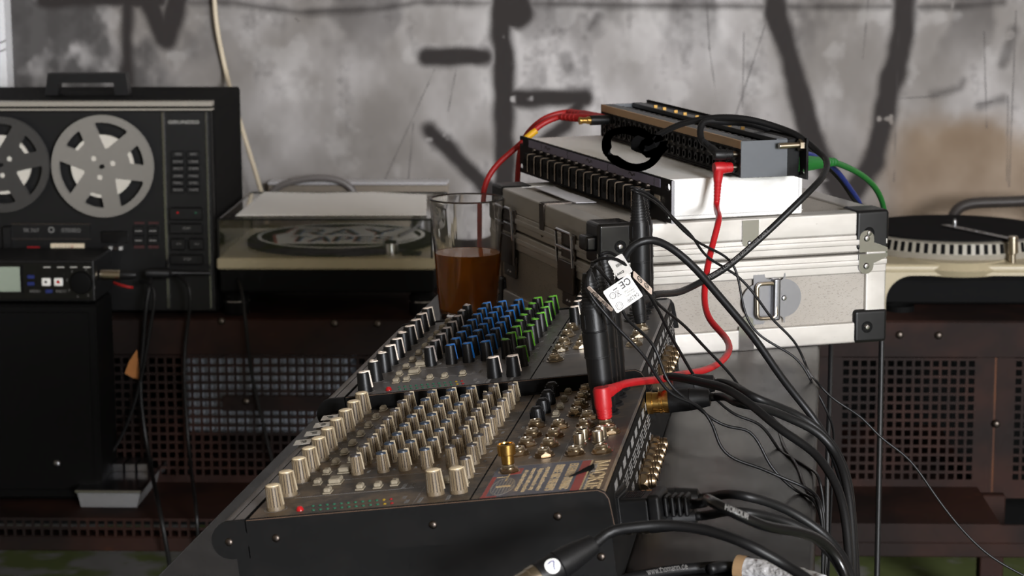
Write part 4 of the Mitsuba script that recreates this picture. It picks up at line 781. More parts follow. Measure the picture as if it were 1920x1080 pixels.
for z0_, z1_ in ((zl - 0.022, zl - 0.0012), (zl + 0.0012, zl + 0.020)):
    part(ec, 'frame_band', cat(bar(-o, CWd + o, -o - 0.0004, 0.006, z0_, z1_, 0.0016), bar(-o - 0.0004, 0.006, -o, CLn, z0_, z1_, 0.0016), bar(CWd - 0.006, CWd + o, -o, CLn, z0_, z1_, 0.0016), bar(-o, CWd + o, CLn - 0.006, CLn + o, z0_, z1_, 0.0016)), alu, M=CM)
    zz_ = (z0_ + z1_) / 2; part(ec, 'frame_ridge', cat(bar(-o, CWd + o, -o - 0.0018, 0.002, zz_ - 0.002, zz_ + 0.0045, 0.001), bar(-o - 0.0018, 0.002, -o, CLn, zz_ - 0.002, zz_ + 0.0045, 0.001)), alu, M=CM)
def corner(x, y, top):
    sx, sy = (1 if x == 0 else -1), (1 if y == 0 else -1); Lc, hc, th = 0.036, 0.040, 0.0045
    z0_, z1_ = (CH - hc, CH + 0.0035) if top else (-0.0005, hc - 0.004)
    S = m3.Manifold.sphere(0.0042, 12); xs = sorted((x - sx * 0.0035, x + sx * Lc)); ys = sorted((y - sy * 0.0035, y + sy * Lc))
    body = m3.Manifold.batch_hull([S.translate([a, b, c]) for a in (xs[0] + 0.0042, xs[1] - 0.0042) for b in (ys[0] + 0.0042, ys[1] - 0.0042) for c in (z0_ + 0.0042, z1_ - 0.0042)])
    xi = sorted((x + sx * 0.0018, x + sx * 0.2)); yi = sorted((y + sy * 0.0018, y + sy * 0.2)); zi = (CH - 0.3, CH + 0.0018) if top else (0.0018, 0.3)
    body = body - m3.Manifold.cube([xi[1] - xi[0], yi[1] - yi[0], zi[1] - zi[0]]).translate([xi[0], yi[0], zi[0]])
    k = part(ec, 'corner_guard', body, gloss if (x == 0 and y == 0) else black, M=CM, label='black plastic corner')
    zr = CH - 0.021 if top else 0.017
    riv = lathe([(0, 0.0024), (0.0022, 0.0020), (0.0034, 0.0006), (0.0036, 0)], 16); cupm = lathe([(0.0036, 0.0001), (0.0058, 0.0001), (0.0062, 0.0006), (0.0064, 0)], 20)
    if y == 0:
        Mr = CM @ tr(x + sx * 0.021, -0.0036, zr) @ mat([1, 0, 0], [0, 0, 1], [0, -1, 0], [0, 0, 0])
        part(k, 'rivet', riv, chrome, M=Mr); part(k, 'rivet_cup', cupm, blackm, M=Mr)
    if x == 0: part(k, 'rivet', riv, chrome, M=CM @ tr(-0.0036, y + sy * 0.021, zr) @ mat([0, -1, 0], [0, 0, 1], [-1, 0, 0], [0, 0, 0]))
for x in (0, CWd):
    for y in (0, CLn):
        corner(x, y, True); corner(x, y, False)
part(ec, 'corner_lug', rbox(-0.014, -0.001, 0.004, 0.028, CH - 0.026, CH - 0.010, 0.003), gloss, M=CM, label='black plastic lug')
def cf(px, py, d=0.0):                                         # a pixel on the right hand face -> (x, z) of the case
    q = onplane(px, py, CC - CG * d, CG) - CC; return float(q @ CE), float(q[2])
def cl(px, py, d=0.0):
    q = onplane(px, py, CC - CE * d, CE) - CC; return float(q @ CG), float(q[2])
FX = mat([1, 0, 0], [0, 0, 1], [0, -1, 0], [0, 0, 0])
def fclip(px0, px1, py0, py1, tip):
    (x0, z0_), (x1, z1_) = cf(px0, py0), cf(px1, py1); p = sg.Polygon([(x0, z0_), (x1, z0_), (x1, z1_ + tip * 0.004), (x0 + (x1 - x0) * 0.8, z1_), (x0 + (x1 - x0) * 0.2, z1_), (x0, z1_ + tip * 0.004)])
    return X(extr(p, 0.0012), mat([1, 0, 0], [0, 0, 1], [0, -1, 0], [0, -0.0022, 0]))
k = part(ec, 'edge_clip', fclip(1390, 1420, 413, 462, 1), chrome, M=CM); x, z = cf(1403, 455); part(k, 'rivet', lathe([(0, 0.002), (0.0018, 0.0016), (0.0026, 0)], 12), steel, M=CM @ tr(x, -0.0034, z) @ FX)
k = part(ec, 'edge_clip', fclip(1384, 1411, 612, 655, 0), chrome, M=CM); x, z = cf(1402, 604); part(k, 'clip_tab', X(extr(disc2(0.008, 20), 0.001), tr(x, -0.002, z) @ FX), chrome, M=CM)
# hinge at the right end of the split
(x0, za), (xc, zr1), (xe, zp) = cf(1608, 460), cf(1621, 471), cf(1657, 484)
_, zr2 = cf(1620, 503); zs_ = zl
for up_, zr_ in ((1, zl + 0.016), (-1, zl - 0.014)):
    pg = sg.Point(xc, zr_).buffer(0.0085, 12).union(sg.box(x0, min(zl + up_ * 0.001, zr_), x0 + 0.017, max(zl + up_ * 0.001, zr_))).union(sg.Polygon([(x0 + 0.004, zl + up_ * 0.001), (CWd + 0.001, zl + up_ * 0.001), (CWd + 0.001, zl + up_ * 0.005), (xc + 0.010, zl + up_ * 0.011)]))
    k = part(ec, 'hinge_leaf', X(extr(pg.buffer(0.0008).buffer(-0.0008), 0.0016), mat([1, 0, 0], [0, 0, 1], [0, -1, 0], [0, -0.0046, 0])) if False else X(extr(pg.buffer(0.0008).buffer(-0.0008), 0.0014), tr(0, -0.0034, 0) @ FX), chrome, M=CM)
    part(k, 'rivet', lathe([(0, 0.003), (0.0026, 0.0024), (0.0036, 0)], 14), chrome, M=CM @ tr(xc, -0.0048, zr_) @ FX)
# carrying ring on its plate
xa, za = cf(1391, 560); xb, zb_ = cf(1499, 555); zc_ = (za + zb_) / 2 - 0.001; hgt = 0.0265
pl0 = unary_union([sg.box(xa + 0.012, zc_ - hgt, xb - 0.018, zc_ + hgt), sg.Point(xb - 0.020, zc_).buffer(0.0205, 20).intersection(sg.box(0, zc_ - hgt, 1, zc_ + hgt)), sg.Point(xa + 0.018, zc_ - 0.002).buffer(0.0190, 20)])
pl0 = pl0.difference(unary_union([sg.Point(xb - 0.026, zc_ + 0.0255).buffer(0.0068, 12), sg.Point(xb - 0.026, zc_ - 0.0255).buffer(0.0068, 12), sg.Point(xa + 0.030, zc_ + 0.0265).buffer(0.0055, 12), sg.Point(xa + 0.030, zc_ - 0.0265).buffer(0.0055, 12)]))
hp_ = part(ec, 'handle_plate', X(extr(pl0, 0.0012), tr(0, -0.002, 0) @ FX), steel, M=CM)
part(hp_, 'rivet', lathe([(0, 0.0026), (0.0022, 0.002), (0.0030, 0)], 14), chrome, M=CM @ tr(xb - 0.0195, -0.0032, zc_) @ FX)
xr0, _ = cf(1414, 560); xr1, _ = cf(1449, 560); _, zr0 = cf(1430, 530); _, zr1_ = cf(1430, 594)
rr = sg.box(xr0, zr1_, xr1, zr0).buffer(-0.005).buffer(0.005, 6); rc = list(rr.exterior.coords)[:-1]
pts = A([(x, -0.0075 - 0.002 * (z < zc_), z) for x, z in rc]); pts = np.vstack([pts, pts[:2]])
part(ec, 'ring_handle', tube(pts, 0.0021, 10, False), nickel, M=CM, label='rectangular metal carrying ring')
part(ec, 'ring_bracket', X(rbox(-0.004, 0.004, -hgt + 0.004, hgt - 0.004, 0, 0.009, 0.002, 8), tr((xr1 + 0.0005), -0.002, zc_) @ FX), steel, M=CM)
# latches and clip on the left face
LX = mat([0, -1, 0], [0, 0, 1], [-1, 0, 0], [0, 0, 0])           # local x towards the camera along the face, y up, z out to the left
def latch(px0, px1, y_top, y_mid, y_bot, y_end):
    (ga_, zt_), (gb_, _) = cl((px0 + px1) / 2 - 16, y_top), cl((px0 + px1) / 2 + 16, y_top)
    gc = cl((px0 + px1) / 2, y_top)[0]; Hh = 0.050; wd = 0.050
    ztop = zl + 0.026
    L_ = part(ec, 'latch', X(cbox(-wd / 2, wd / 2, -0.030, 0.004, 0.004, 0.0075, 0.001), tr(0, gc, ztop - 0.036) @ LX), darksteel, M=CM)
    part(L_, 'wire_loop', X(tube(A([(-wd / 2, 0.0, 0.007), (-wd / 2, 0.034, 0.009), (-wd / 2 + 0.003, 0.036, 0.009), (wd / 2 - 0.003, 0.036, 0.009), (wd / 2, 0.034, 0.009), (wd / 2, 0.0, 0.007)]), 0.0016, 8), tr(0, gc, ztop - 0.036) @ LX), chrome, M=CM)
    part(L_, 'cross_bar', X(X(cyl(0.0018, -wd / 2, wd / 2, 10), mat([0, 1, 0], [0, 0, 1], [1, 0, 0], [0, 0.018, 0.008])), tr(0, gc, ztop - 0.036) @ LX), chrome, M=CM)
    part(L_, 'catch_plate', X(cbox(-wd / 2 + 0.003, wd / 2 - 0.003, 0.006, 0.034, 0.0015, 0.004, 0.0008), tr(0, gc, ztop - 0.036) @ LX), darksteel, M=CM)
    bpz = part(L_, 'base_plate', X(cbox(-wd / 2 + 0.004, wd / 2 - 0.004, -0.046, -0.02, 0.0005, 0.003, 0.0008), tr(0, gc, ztop - 0.036) @ LX), darksteel, M=CM)
    for dx in (-0.004, 0.004): part(L_, 'rivet', X(lathe([(0, 0.0016), (0.0014, 0.001), (0.002, 0)], 10), tr(0, gc, ztop - 0.036) @ LX @ tr(dx, -0.040, 0.003)), chrome, M=CM)
latch(944, 975, 398, 0, 0, 0); latch(1056, 1086, 448, 0, 0, 0)
gk, _ = cl(1020, 400); part(ec, 'edge_clip', cat(X(extr(sg.Polygon([(-0.008, CH + 0.001), (0.008, CH + 0.001), (0.007, CH - 0.03), (0.0, CH - 0.036), (-0.007, CH - 0.03)]), 0.0012), tr(-0.0, gk, 0) @ LX @ tr(0, 0, 0.002)), box(-0.002, 0.03, gk - 0.008, gk + 0.008, CH + 0.0016, CH + 0.0026)), darksteel, M=CM)
part(ec, 'rubber_foot', rbox(0.02, 0.045, 0.02, 0.045, -0.0005, 0.0012, 0.0005, 6), rubber, M=CM)

# ================================================================= 1U RACK UNIT on the case
RY = 0.325; RE = A([math.cos(RY), math.sin(RY), 0]); RG = A([-math.sin(RY), math.cos(RY), 0])
RO_ = CC - CG * 0.020 + CE * 0.071 + A([0, 0, CH + 0.0025]); RMx = mat(RE, RG, [0, 0, 1], RO_)      # x to the right, y along the panel away from us
ru = thing('rack_unit', 'white rack unit with black front panel of sockets lying on the case', 'rack unit')
RH = 0.0445
pan = sg.box(0.0, 0.0, 0.4826, RH).difference(unary_union([sa.translate(sg.Point(0, 0).buffer(0.0036, 10).union(sg.box(-0.0, -0.0036, 0.005, 0.0036)).union(sg.Point(0.005, 0).buffer(0.0036, 10)), x, z) for x in (0.0078, 0.4748) for z in (0.0075, RH - 0.0075)]))
part(ru, 'front_panel', X(extr(pan, 0.003), mat([0, 1, 0], [0, 0, 1], [1, 0, 0], [0, 0, 0])), cheek_m, M=RMx, label='black front panel')
part(ru, 'body', cbox(0.003, 0.158, 0.020, 0.4626, 0.0006, RH - 0.0012, 0.001), white_box, M=RMx, label='white metal housing')
part(ru, 'seam', cat(box(0.0032, 0.1582, 0.0192, 0.0199, 0.0042, 0.0050), box(0.1535, 0.1543, 0.0192, 0.0199, 0.0042, RH - 0.002)), lightgrey, M=RMx)
part(ru, 'panel_edge', box(-0.0002, 0.0032, -0.0004, 0.0002, 0.0, RH), steel, M=RMx)
part(ru, 'label_tape', box(-0.0006, 0.0002, 0.030, 0.448, RH - 0.0105, RH - 0.0015), lav, M=RMx, label='lavender writing tape')
for y in (0.045, 0.18, 0.31, 0.40): part(ru, 'tape_mark', box(-0.0009, -0.0003, y, y + 0.0012, RH - 0.0105, RH - 0.0015), ink, M=RMx)
for y in (0.10, 0.23, 0.37): part(ru, 'handwriting', X(tube(spline([(0, 0, 0), (0.004, 0.002, 0), (0.008, -0.001, 0), (0.012, 0.002, 0), (0.018, 0, 0)], 0.002), 0.0004, 5), tr(-0.0008, y, RH - 0.006) @ mat([0, 1, 0], [0, 0, 1], [1, 0, 0], [0, 0, 0])), ink, M=RMx)
tabm = sg.box(-0.009, -0.0135, 0.009, 0.0085).union(sa.translate(disc2(0.009, 16), 0, 0.0)).buffer(-0.003).buffer(0.003, 5)
TAB = ply(X(extr(tabm, 0.011), np.eye(4)), 30); TABH = ply(lathe([(0, 0), (0.0045, 0), (0.0045, 0.0006), (0, 0.0006)], 16), False)
TABE = ply(tube(A([(0.0088, 0.0084, 0.0), (0.0088, 0.0084, 0.0090), (0.0088, 0.0076, 0.0106), (0.0088, 0.0060, 0.0112), (0.0088, -0.0130, 0.0112)]), 0.0007, 6), 30)
for i in range(16):
    Mi = RMx @ tr(0.0, 0.068 + i * 0.0242, 0.020) @ mat([0, -1, 0], [0, 0, 1], [-1, 0, 0], [0, 0, 0])
    k = part(ru, 'socket_block', TAB, cheek_m, M=Mi); part(k, 'edge', TABE, tanedge, M=Mi); part(k, 'bore', TABH, blackm, M=Mi @ tr(0, -0.002, 0.0112))
    part(ru, 'level_screw', lathe([(0, 0.003), (0.0022, 0.003), (0.003, 0)], 10), darksteel, M=Mi @ tr(0.006, 0.0125, 0))
part(ru, 'meter', X(cbox(-0.007, 0.007, -0.004, 0.004, 0, 0.002, 0.0005), tr(0, 0.036, 0.022) @ mat([0, -1, 0], [0, 0, 1], [-1, 0, 0], [0, 0, 0])), nickel, M=RMx)
# card lying on the case lid
cz_ = TZ + CH + 0.0022
cpts = [onz(x, y, cz_) for x, y in ((1000, 352), (1040, 351), (1062, 360), (1095, 371), (1118, 380), (1080, 381), (1065, 377), (1030, 363))]
card = [((q - CC) @ CE, (q - CC) @ CG) for q in cpts]
single('paper_card', extr(sg.Polygon(card).buffer(0), 0.0008, CH + 0.0022), paperg, 'small beige card on the case lid beside the rack unit', 'card', M=CM)

# ================================================================= PATCH BAY on the rack unit
pbt = thing('patch_bay', 'black patch bay with grey end plate and tan strip on top of the rack unit', 'patch bay')
ZP = RO_[2] + RH + 0.0012
b0 = onz(1388, 334, ZP); f0 = onz(1131, 256, ZP); BY = math.atan2(b0[0] - f0[0], f0[1] - b0[1]); QG = unit(A([f0[0] - b0[0], f0[1] - b0[1], 0])); QE = A([QG[1], -QG[0], 0])
QM = mat(QE, QG, [0, 0, 1], A([b0[0], b0[1], ZP])); QL = 0.446; QW = 0.052; QH = 0.0385
part(pbt, 'end_plate', cat(cbox(0.0, QW, -0.001, 0.0005, 0.0, QH, 0.0003)), grey_end, M=QM, label='grey steel end plate')
part(pbt, 'end_plate', cbox(0.0, QW, QL, QL + 0.0015, 0.0, QH, 0.0003), grey_end, M=QM)
part(pbt, 'base_tray', cbox(0.0, QW, 0.0005, QL, 0.0, 0.0015, 0.0003), cheek_m, M=QM)
part(pbt, 'rear_panel', cbox(0.001, 0.0028, 0.0005, QL, 0.0015, QH - 0.0085, 0.0003), cheek_m, M=QM)
part(pbt, 'label_strip', cbox(0.0, 0.0022, 0.0005, QL, QH - 0.0085, QH, 0.0004), tan_strip, M=QM, label='tan label strip')
part(pbt, 'top_rail', cbox(0.0022, 0.016, 0.0005, QL, QH - 0.002, QH - 0.0003, 0.0003), grey_end, M=QM)
part(pbt, 'circuit_board', cbox(0.016, 0.046, 0.004, QL - 0.004, QH - 0.013, QH - 0.011, 0.0003), cheek_m, M=QM)
part(pbt, 'front_rail', cbox(0.040, QW, 0.0005, QL, QH - 0.004, QH + 0.001, 0.0004), grey_end, M=QM)
par_ = sg.box(-0.018, -0.002, QL + 0.019, QH + 0.0022).difference(unary_union([sa.translate(sa.scale(disc2(1, 14), 0.0045, 0.0033), x, z) for x in (-0.0095, QL + 0.0105) for z in (0.0055, QH - 0.0055)]))
part(pbt, 'front_panel', X(extr(par_, 0.0025), mat([0, 1, 0], [0, 0, 1], [1, 0, 0], [QW + 0.0135, 0, 0])), cheek_m, M=QM)
for y in (-0.001, QL): part(pbt, 'panel_flange', cbox(QW, QW + 0.0135, y, y + 0.0015, 0.0, QH, 0.0003), cheek_m, M=QM)
part(pbt, 'top_flange', cbox(QW - 0.001, QW + 0.0135, 0.0005, QL, QH - 0.002, QH, 0.0003), cheek_m, M=QM)
bol = part(pbt, 'rack_bolt', X(lathe([(0, 0.026), (0.0028, 0.026), (0.0031, 0.025), (0.0031, 0.002), (0.0031, 0)], 14), tr(QW + 0.0125, -0.0095, QH - 0.0055) @ mat([0, 0, 1], [0, 1, 0], [-1, 0, 0], [0, 0, 0])), nickel, M=QM); part(bol, 'nut', X(hexnut(0.0062, 0.0045), tr(QW + 0.0130, -0.0095, QH - 0.0055) @ mat([0, 0, 1], [0, 1, 0], [-1, 0, 0], [0, 0, 0])), nickel, M=QM)
PIN = ply(cat(cbox(-0.006, 0.006, -0.0055, 0.0055, 0, 0.008, 0.001), box(-0.004, -0.002, -0.002, 0.002, 0.008, 0.0095)), False); RJ = ply(lathe([(0.0030, 0.0), (0.0052, 0), (0.0052, 0.0022), (0.0036, 0.0026), (0.0030, 0.0026)], 16), 40)
for i in range(24):
    y = 0.016 + i * 0.0180
    part(pbt, 'jack_block', PIN, black, M=QM @ tr(0.026, y, QH - 0.011))
    for z in (0.009, 0.0225):
        Mi = QM @ tr(0.001, y, z) @ mat([0, -1, 0], [0, 0, 1], [-1, 0, 0], [0, 0, 0]); part(pbt, 'jack_socket', RJ, rubber, M=Mi)
        if z < 0.02: part(pbt, 'number', ctext(str(24 - i), 0.0034, None, 0.0003), inkgrey, False, M=QM @ tr(0.0008, y, 0.0158) @ mat([0, -1, 0], [0, 0, 1], [-1, 0, 0], [0, 0, 0]))
for i in range(9): part(pbt, 'solder_tag', box(-0.002, 0.002, -0.001, 0.001, 0, 0.004), gold, M=QM @ tr(0.043, 0.10 + 0.034 * i + 0.004 * (i % 2), QH))

# ================================================================= PLUGS AND CABLES
def ribs(z0_, z1_, r0, r1, n, d):                               # ribbed boot profile
    p = []
    for i in range(n):
        a, b = z0_ + (z1_ - z0_) * i / n, z0_ + (z1_ - z0_) * (i + 0.55) / n; ra, rb = r0 + (r1 - r0) * i / n, r0 + (r1 - r0) * (i + 0.5) / n
        p += [(ra, a), (rb, b), (rb - d, b + 1e-5), (rb - d, z0_ + (z1_ - z0_) * (i + 0.95) / n)]
    return p
def angled_plug(parent, m, tip, indir, outdir, R=0.0072, Lb=0.022, Ls=0.017, boot=0.018, cable_r=0.0032):
    """An angled jack plug: tip point, direction of insertion, direction in which the cable leaves. Returns the cable's first point."""
    ins = unit(indir); out = unit(A(outdir) - ins * (A(outdir) @ ins)); MB = zframe(tip, -ins, out)
    top = tip - ins * Lb
    barrel = lathe([(0, 0.0), (R * 0.72, 0), (R * 0.80, 0.001)] + ribs(0.001, 0.008, R * 0.86, R * 0.92, 3, 0.0004) + [(R * 0.95, 0.008), (R, 0.011), (R, Lb - 0.002), (R * 0.86, Lb), (0, Lb)], 20)
    k = part(parent, 'plug', barrel, m, 35, M=MB)
    arm0 = tip - ins * (Lb - R * 0.80); MA = zframe(arm0, outdir, ins)
    part(k, 'elbow', lathe([(0, 0), (R * 0.82, 0), (R * 0.80, Ls * 0.6), (R * 0.70, Ls), (0, Ls)], 18), m, 35, M=MA)
    part(k, 'boot', lathe([(R * 0.68, Ls)] + ribs(Ls, Ls + boot, R * 0.66, R * 0.52, 6, 0.0006) + [(cable_r, Ls + boot), (0, Ls + boot)], 16), m, 35, M=MA)
    part(k, 'tip', lathe([(0, -0.006), (0.0030, -0.006), (0.0032, 0), (0.0032, 0.001)], 14), nickel, M=MB)
    return arm0 + unit(outdir) * (Ls + boot * 0.8), arm0 + unit(outdir) * (Ls + boot + 0.006)
def cord(parent, pts, r, m, name='cord', n=10, step=0.006, **kw): return part(parent, name, tube(spline(pts, step), r, n), m, True, **kw)
def K(*p): return [at(x, y, z) for x, y, z in p]
def tbl(p, r):                                                  # keep a cable on or above the table top, then let it hang from where it left the edge
    out, last = [], None
    for q in p:
        q = A(q); l = (q - TO) @ TR
        if q[2] < TZ + r and TWL < l < TWR + 0.004:
            d = q - CAM; q = CAM + d * ((TZ + r - CAM[2]) / d[2]); last = (q - CAM) @ FW
        elif last is not None:
            q = CAM + (q - CAM) * (last / ((q - CAM) @ FW))
        out.append(q)
    return out

# red patch lead from the near mixer to the patch bay
rc_ = thing('patch_cable', 'long red patch cable from the near mixer up to the patch bay', 'cable')
tip1 = P1(0.2346, 0.1936, 0.0065); s0_, s1_ = angled_plug(rc_, redr, tip1, -MN, at(1192, 727, 1.72) - at(1140, 752, 1.68), R=0.0068 * 1.0, Lb=0.0245, Ls=0.016, boot=0.013)
tip2 = QM[:3, :3] @ A([-0.0005 - 0.004, 0.012, 0.0100]) + QM[:3, 3]
e0, e1 = angled_plug(rc_, redr, tip2, QE, at(1347, 372, 2.31) - at(1350, 316, 2.32), R=0.0064, Lb=0.020, Ls=0.015, boot=0.022)
cord(rc_, [s0_, s1_] + K((1232, 712, 1.84), (1270, 703, 1.93), (1312, 696, 2.00), (1346, 682, 2.05), (1367, 655, 2.10), (1356, 628, 2.14), (1332, 600, 2.17), (1321, 560, 2.20), (1325, 510, 2.22), (1337, 455, 2.245), (1347, 415, 2.26)) + [e1, e0], 0.0032, redr)
# two red leads at the far end
for i, (lab, pts, pl_e) in enumerate((('red cable with a yellow band curving down behind the glass', ((1050, 219), (1015, 234), (990, 256), (962, 282), (935, 306), (916, 332), (907, 360), (905, 400), (904, 470), (910, 540)), (1092, 213, 0.026)),
                       ('red cable dropping straight down behind the case corner', ((1066, 210), (1030, 218), (1002, 236), (984, 258), (975, 285), (972, 310), (970, 345), (962, 420)), (1110, 207, 0.014)))):
    th = thing('patch_cable', lab, 'cable'); zq = 2.80 + 0.03 * i
    tp_ = QM[:3, :3] @ A([0.0 - 0.002, QL - 0.012 - 0.020 * (1 - i) * 0.7, 0.0225]) + QM[:3, 3]; Mz = zframe(tp_, A(at(pts[0][0], pts[0][1], zq)) - tp_)
    ln = np.linalg.norm(A(at(pts[0][0], pts[0][1], zq)) - tp_)
    part(th, 'plug', lathe([(0, 0), (0.005, 0), (0.0058, 0.004), (0.0058, ln * 0.55)] + ribs(ln * 0.55, ln, 0.0054, 0.0042, 5, 0.0006) + [(0.003, ln), (0, ln)], 16), redr2, 35, M=Mz)
    cp = [tp_ + (at(pts[0][0], pts[0][1], zq) - tp_) * 0.9] + [at(x, y, zq - 0.02 * max(0, (y - 330) / 100)) for x, y in pts]
    cord(th, cp, 0.0036, redr2)
    if i == 0:
        a_, b_ = at(983, 263, zq - 0.001), at(1006, 244, zq - 0.001); part(th, 'yellow_band', tube(spline([a_, at(995, 252.5, zq - 0.001), b_], 0.002), 0.0042, 12), yellow)
jc = thing('jack_coupler', 'black coupler with gold tip at the far end of the patch bay', 'coupler')
tp_ = QM[:3, :3] @ A([0.0, QL - 0.03, 0.0225]) + QM[:3, 3]; Mz = zframe(tp_, -QE)
part(jc, 'body', lathe([(0, 0), (0.006, 0), (0.006, 0.024), (0, 0.024)], 18), black, M=Mz)
part(jc, 'tip', lathe([(0.0045, 0.024), (0.0045, 0.028), (0.0036, 0.029), (0.0036, 0.034), (0.0045, 0.035), (0.0045, 0.038), (0, 0.038)], 16), gold, M=Mz)

# black lead with printed jacket: velcro bundle -> over the patch bay -> second mixer
mk = thing('microphone_cable', 'thick black cable arching over the patch bay down to the far mixer', 'cable')
tip3 = P2(0.2380, 0.186, 0.0065); s0_, s1_ = angled_plug(mk, rubber, tip3, -MN, at(1248, 558, 2.12) - at(1196, 582, 2.06), R=0.0064, Lb=0.024, Ls=0.018, boot=0.018)
mpath = [s0_, s1_] + K((1275, 547, 2.17), (1310, 531, 2.20), (1352, 508, 2.215), (1400, 470, 2.225), (1440, 434, 2.23), (1490, 386, 2.235), (1530, 346, 2.25), (1549, 318, 2.28), (1548, 298, 2.30), (1530, 281, 2.32), (1500, 257, 2.335), (1462, 240, 2.35), (1410, 225, 2.36), (1360, 220, 2.37), (1320, 223, 2.38), (1280, 232, 2.39), (1248, 246, 2.40), (1222, 262, 2.41), (1208, 278, 2.42), (1216, 292, 2.42))
cord(mk, mpath, 0.0034, rubber)
pd = at(1330, 516, 2.21); 
jt = ctext('PROFESSIONAL LOW-NOISE MICROPHONE CABLE', 0.0028, 0.19, 0.0003); v_ = jt.vertices.copy()
pth = spline(K((1316, 527.5, 2.195), (1352, 508, 2.209), (1400, 470, 2.219), (1440, 434, 2.224)), 0.002); sL_ = np.r_[0, np.cumsum(np.linalg.norm(np.diff(pth, axis=0), axis=1))]
def wrap(mesh, pth, r, up):
    s_ = np.r_[0, np.cumsum(np.linalg.norm(np.diff(pth, axis=0), axis=1))]; v = mesh.vertices; t = (v[:, 0] - v[:, 0].min()) / (np.ptp(v[:, 0])) * s_[-1]
    ps = np.stack([np.interp(t, s_, pth[:, i]) for i in range(3)], 1); tg = np.stack([np.interp(t, s_, np.gradient(pth, axis=0)[:, i]) for i in range(3)], 1); tg /= np.linalg.norm(tg, axis=1, keepdims=True)
    n_ = -FW * 1.0 + UP * up; n_ = n_ - tg * (tg @ n_)[:, None]; n_ /= np.linalg.norm(n_, axis=1, keepdims=True); b_ = np.cross(n_, tg); an = v[:, 1:2] / r
    return trimesh.Trimesh(ps + (n_ * np.cos(an) + b_ * np.sin(an)) * (r + v[:, 2:3]) - 0 * n_, mesh.faces, process=False)
jt.vertices[:, 2] -= jt.vertices[:, 2].min()
pth2 = spline(K((1316, 527.5, 2.2015), (1352, 508, 2.215), (1400, 470, 2.225), (1440, 434, 2.23)), 0.002)
part(mk, 'jacket_print', wrap(jt, pth2, 0.0035, 0.3), inkgrey, False)
# its neighbour plugged into the patch bay's near end, running behind to the floor
mk2 = thing('microphone_cable', 'black cable plugged into the patch bay above the red plug and dropping behind the case', 'cable')
tip4 = QM[:3, :3] @ A([-0.0045, 0.012, 0.0235]) + QM[:3, 3]; s0_, s1_ = angled_plug(mk2, rubber, tip4, QE, at(1306, 238, 2.36) - at(1338, 268, 2.33), R=0.0058, Lb=0.020, Ls=0.016, boot=0.016)
cord(mk2, [s0_, s1_] + K((1318, 231, 2.37), (1350, 228, 2.38), (1400, 231, 2.40), (1450, 245, 2.42), (1500, 272, 2.45), (1545, 305, 2.50), (1580, 340, 2.56), (1605, 376, 2.64), (1640, 430, 2.74), (1652, 520, 2.78), (1653, 640, 2.78), (1650, 800, 2.78), (1646, 1000, 2.78), (1644, 1100, 2.78), (1642, 1300, 2.78)), 0.0036, rubber)
bl = thing('network_cable', 'blue cable leaving the front of the patch bay beneath the green one', 'cable')
cord(bl, K((1490, 280, 2.36), (1505, 286, 2.38), (1530, 294, 2.42), (1560, 312, 2.47), (1590, 348, 2.56), (1612, 382, 2.66), (1622, 430, 2.74), (1626, 560, 2.78)), 0.0030, blue_c)
gr = thing('network_cable', 'green cable with moulded plug leaving the front of the patch bay', 'cable')
p0 = at(1494, 307, 2.345); p1 = at(1556, 304, 2.40); Mz = zframe(p0, p1 - p0); ln = np.linalg.norm(p1 - p0)
part(gr, 'plug', lathe([(0, 0), (0.0085, 0), (0.0088, 0.012), (0.006, ln * 0.8)] + ribs(ln * 0.8, ln + 0.012, 0.0058, 0.0042, 4, 0.0007) + [(0.0032, ln + 0.012), (0, ln + 0.012)], 18), green_c, 35, M=Mz)
cord(gr, [p1 + (p1 - p0) * 0.1] + K((1572, 307, 2.43), (1600, 319, 2.49), (1628, 338, 2.56), (1648, 364, 2.63), (1657, 392, 2.68), (1658, 440, 2.74), (1654, 560, 2.77)), 0.0034, green_c)
# velcro strap loop lying on the rack unit
vs = thing('velcro_strap', 'black velcro strap looped beside the patch bay on the rack unit', 'strap')
lp_ = K((1226, 264, 2.41), (1200, 250, 2.43), (1168, 244, 2.45), (1144, 252, 2.45), (1137, 272, 2.44), (1148, 294, 2.42), (1172, 310, 2.40), (1198, 314, 2.39), (1220, 306, 2.385), (1234, 288, 2.39), (1244, 266, 2.40))
part(vs, 'loop', ribbon(spline(lp_, 0.004), unit(QG * 0.9 + A([0, 0, 0.3])), 0.012, 0.0020), velcro, 60)
part(vs, 'tail', ribbon(spline(K((1240, 256, 2.40), (1222, 262, 2.40), (1206, 274, 2.40), (1212, 286, 2.395), (1230, 286, 2.39), (1246, 274, 2.39)), 0.004), unit(QG * 0.9 + A([0, 0, 0.3])), 0.013, 0.003), velcro, 60)
part(vs, 'cable_wrap', tube(spline(K((1192, 268, 2.42), (1215, 274, 2.41), (1236, 268, 2.40)), 0.004), 0.0085, 14), velcro)

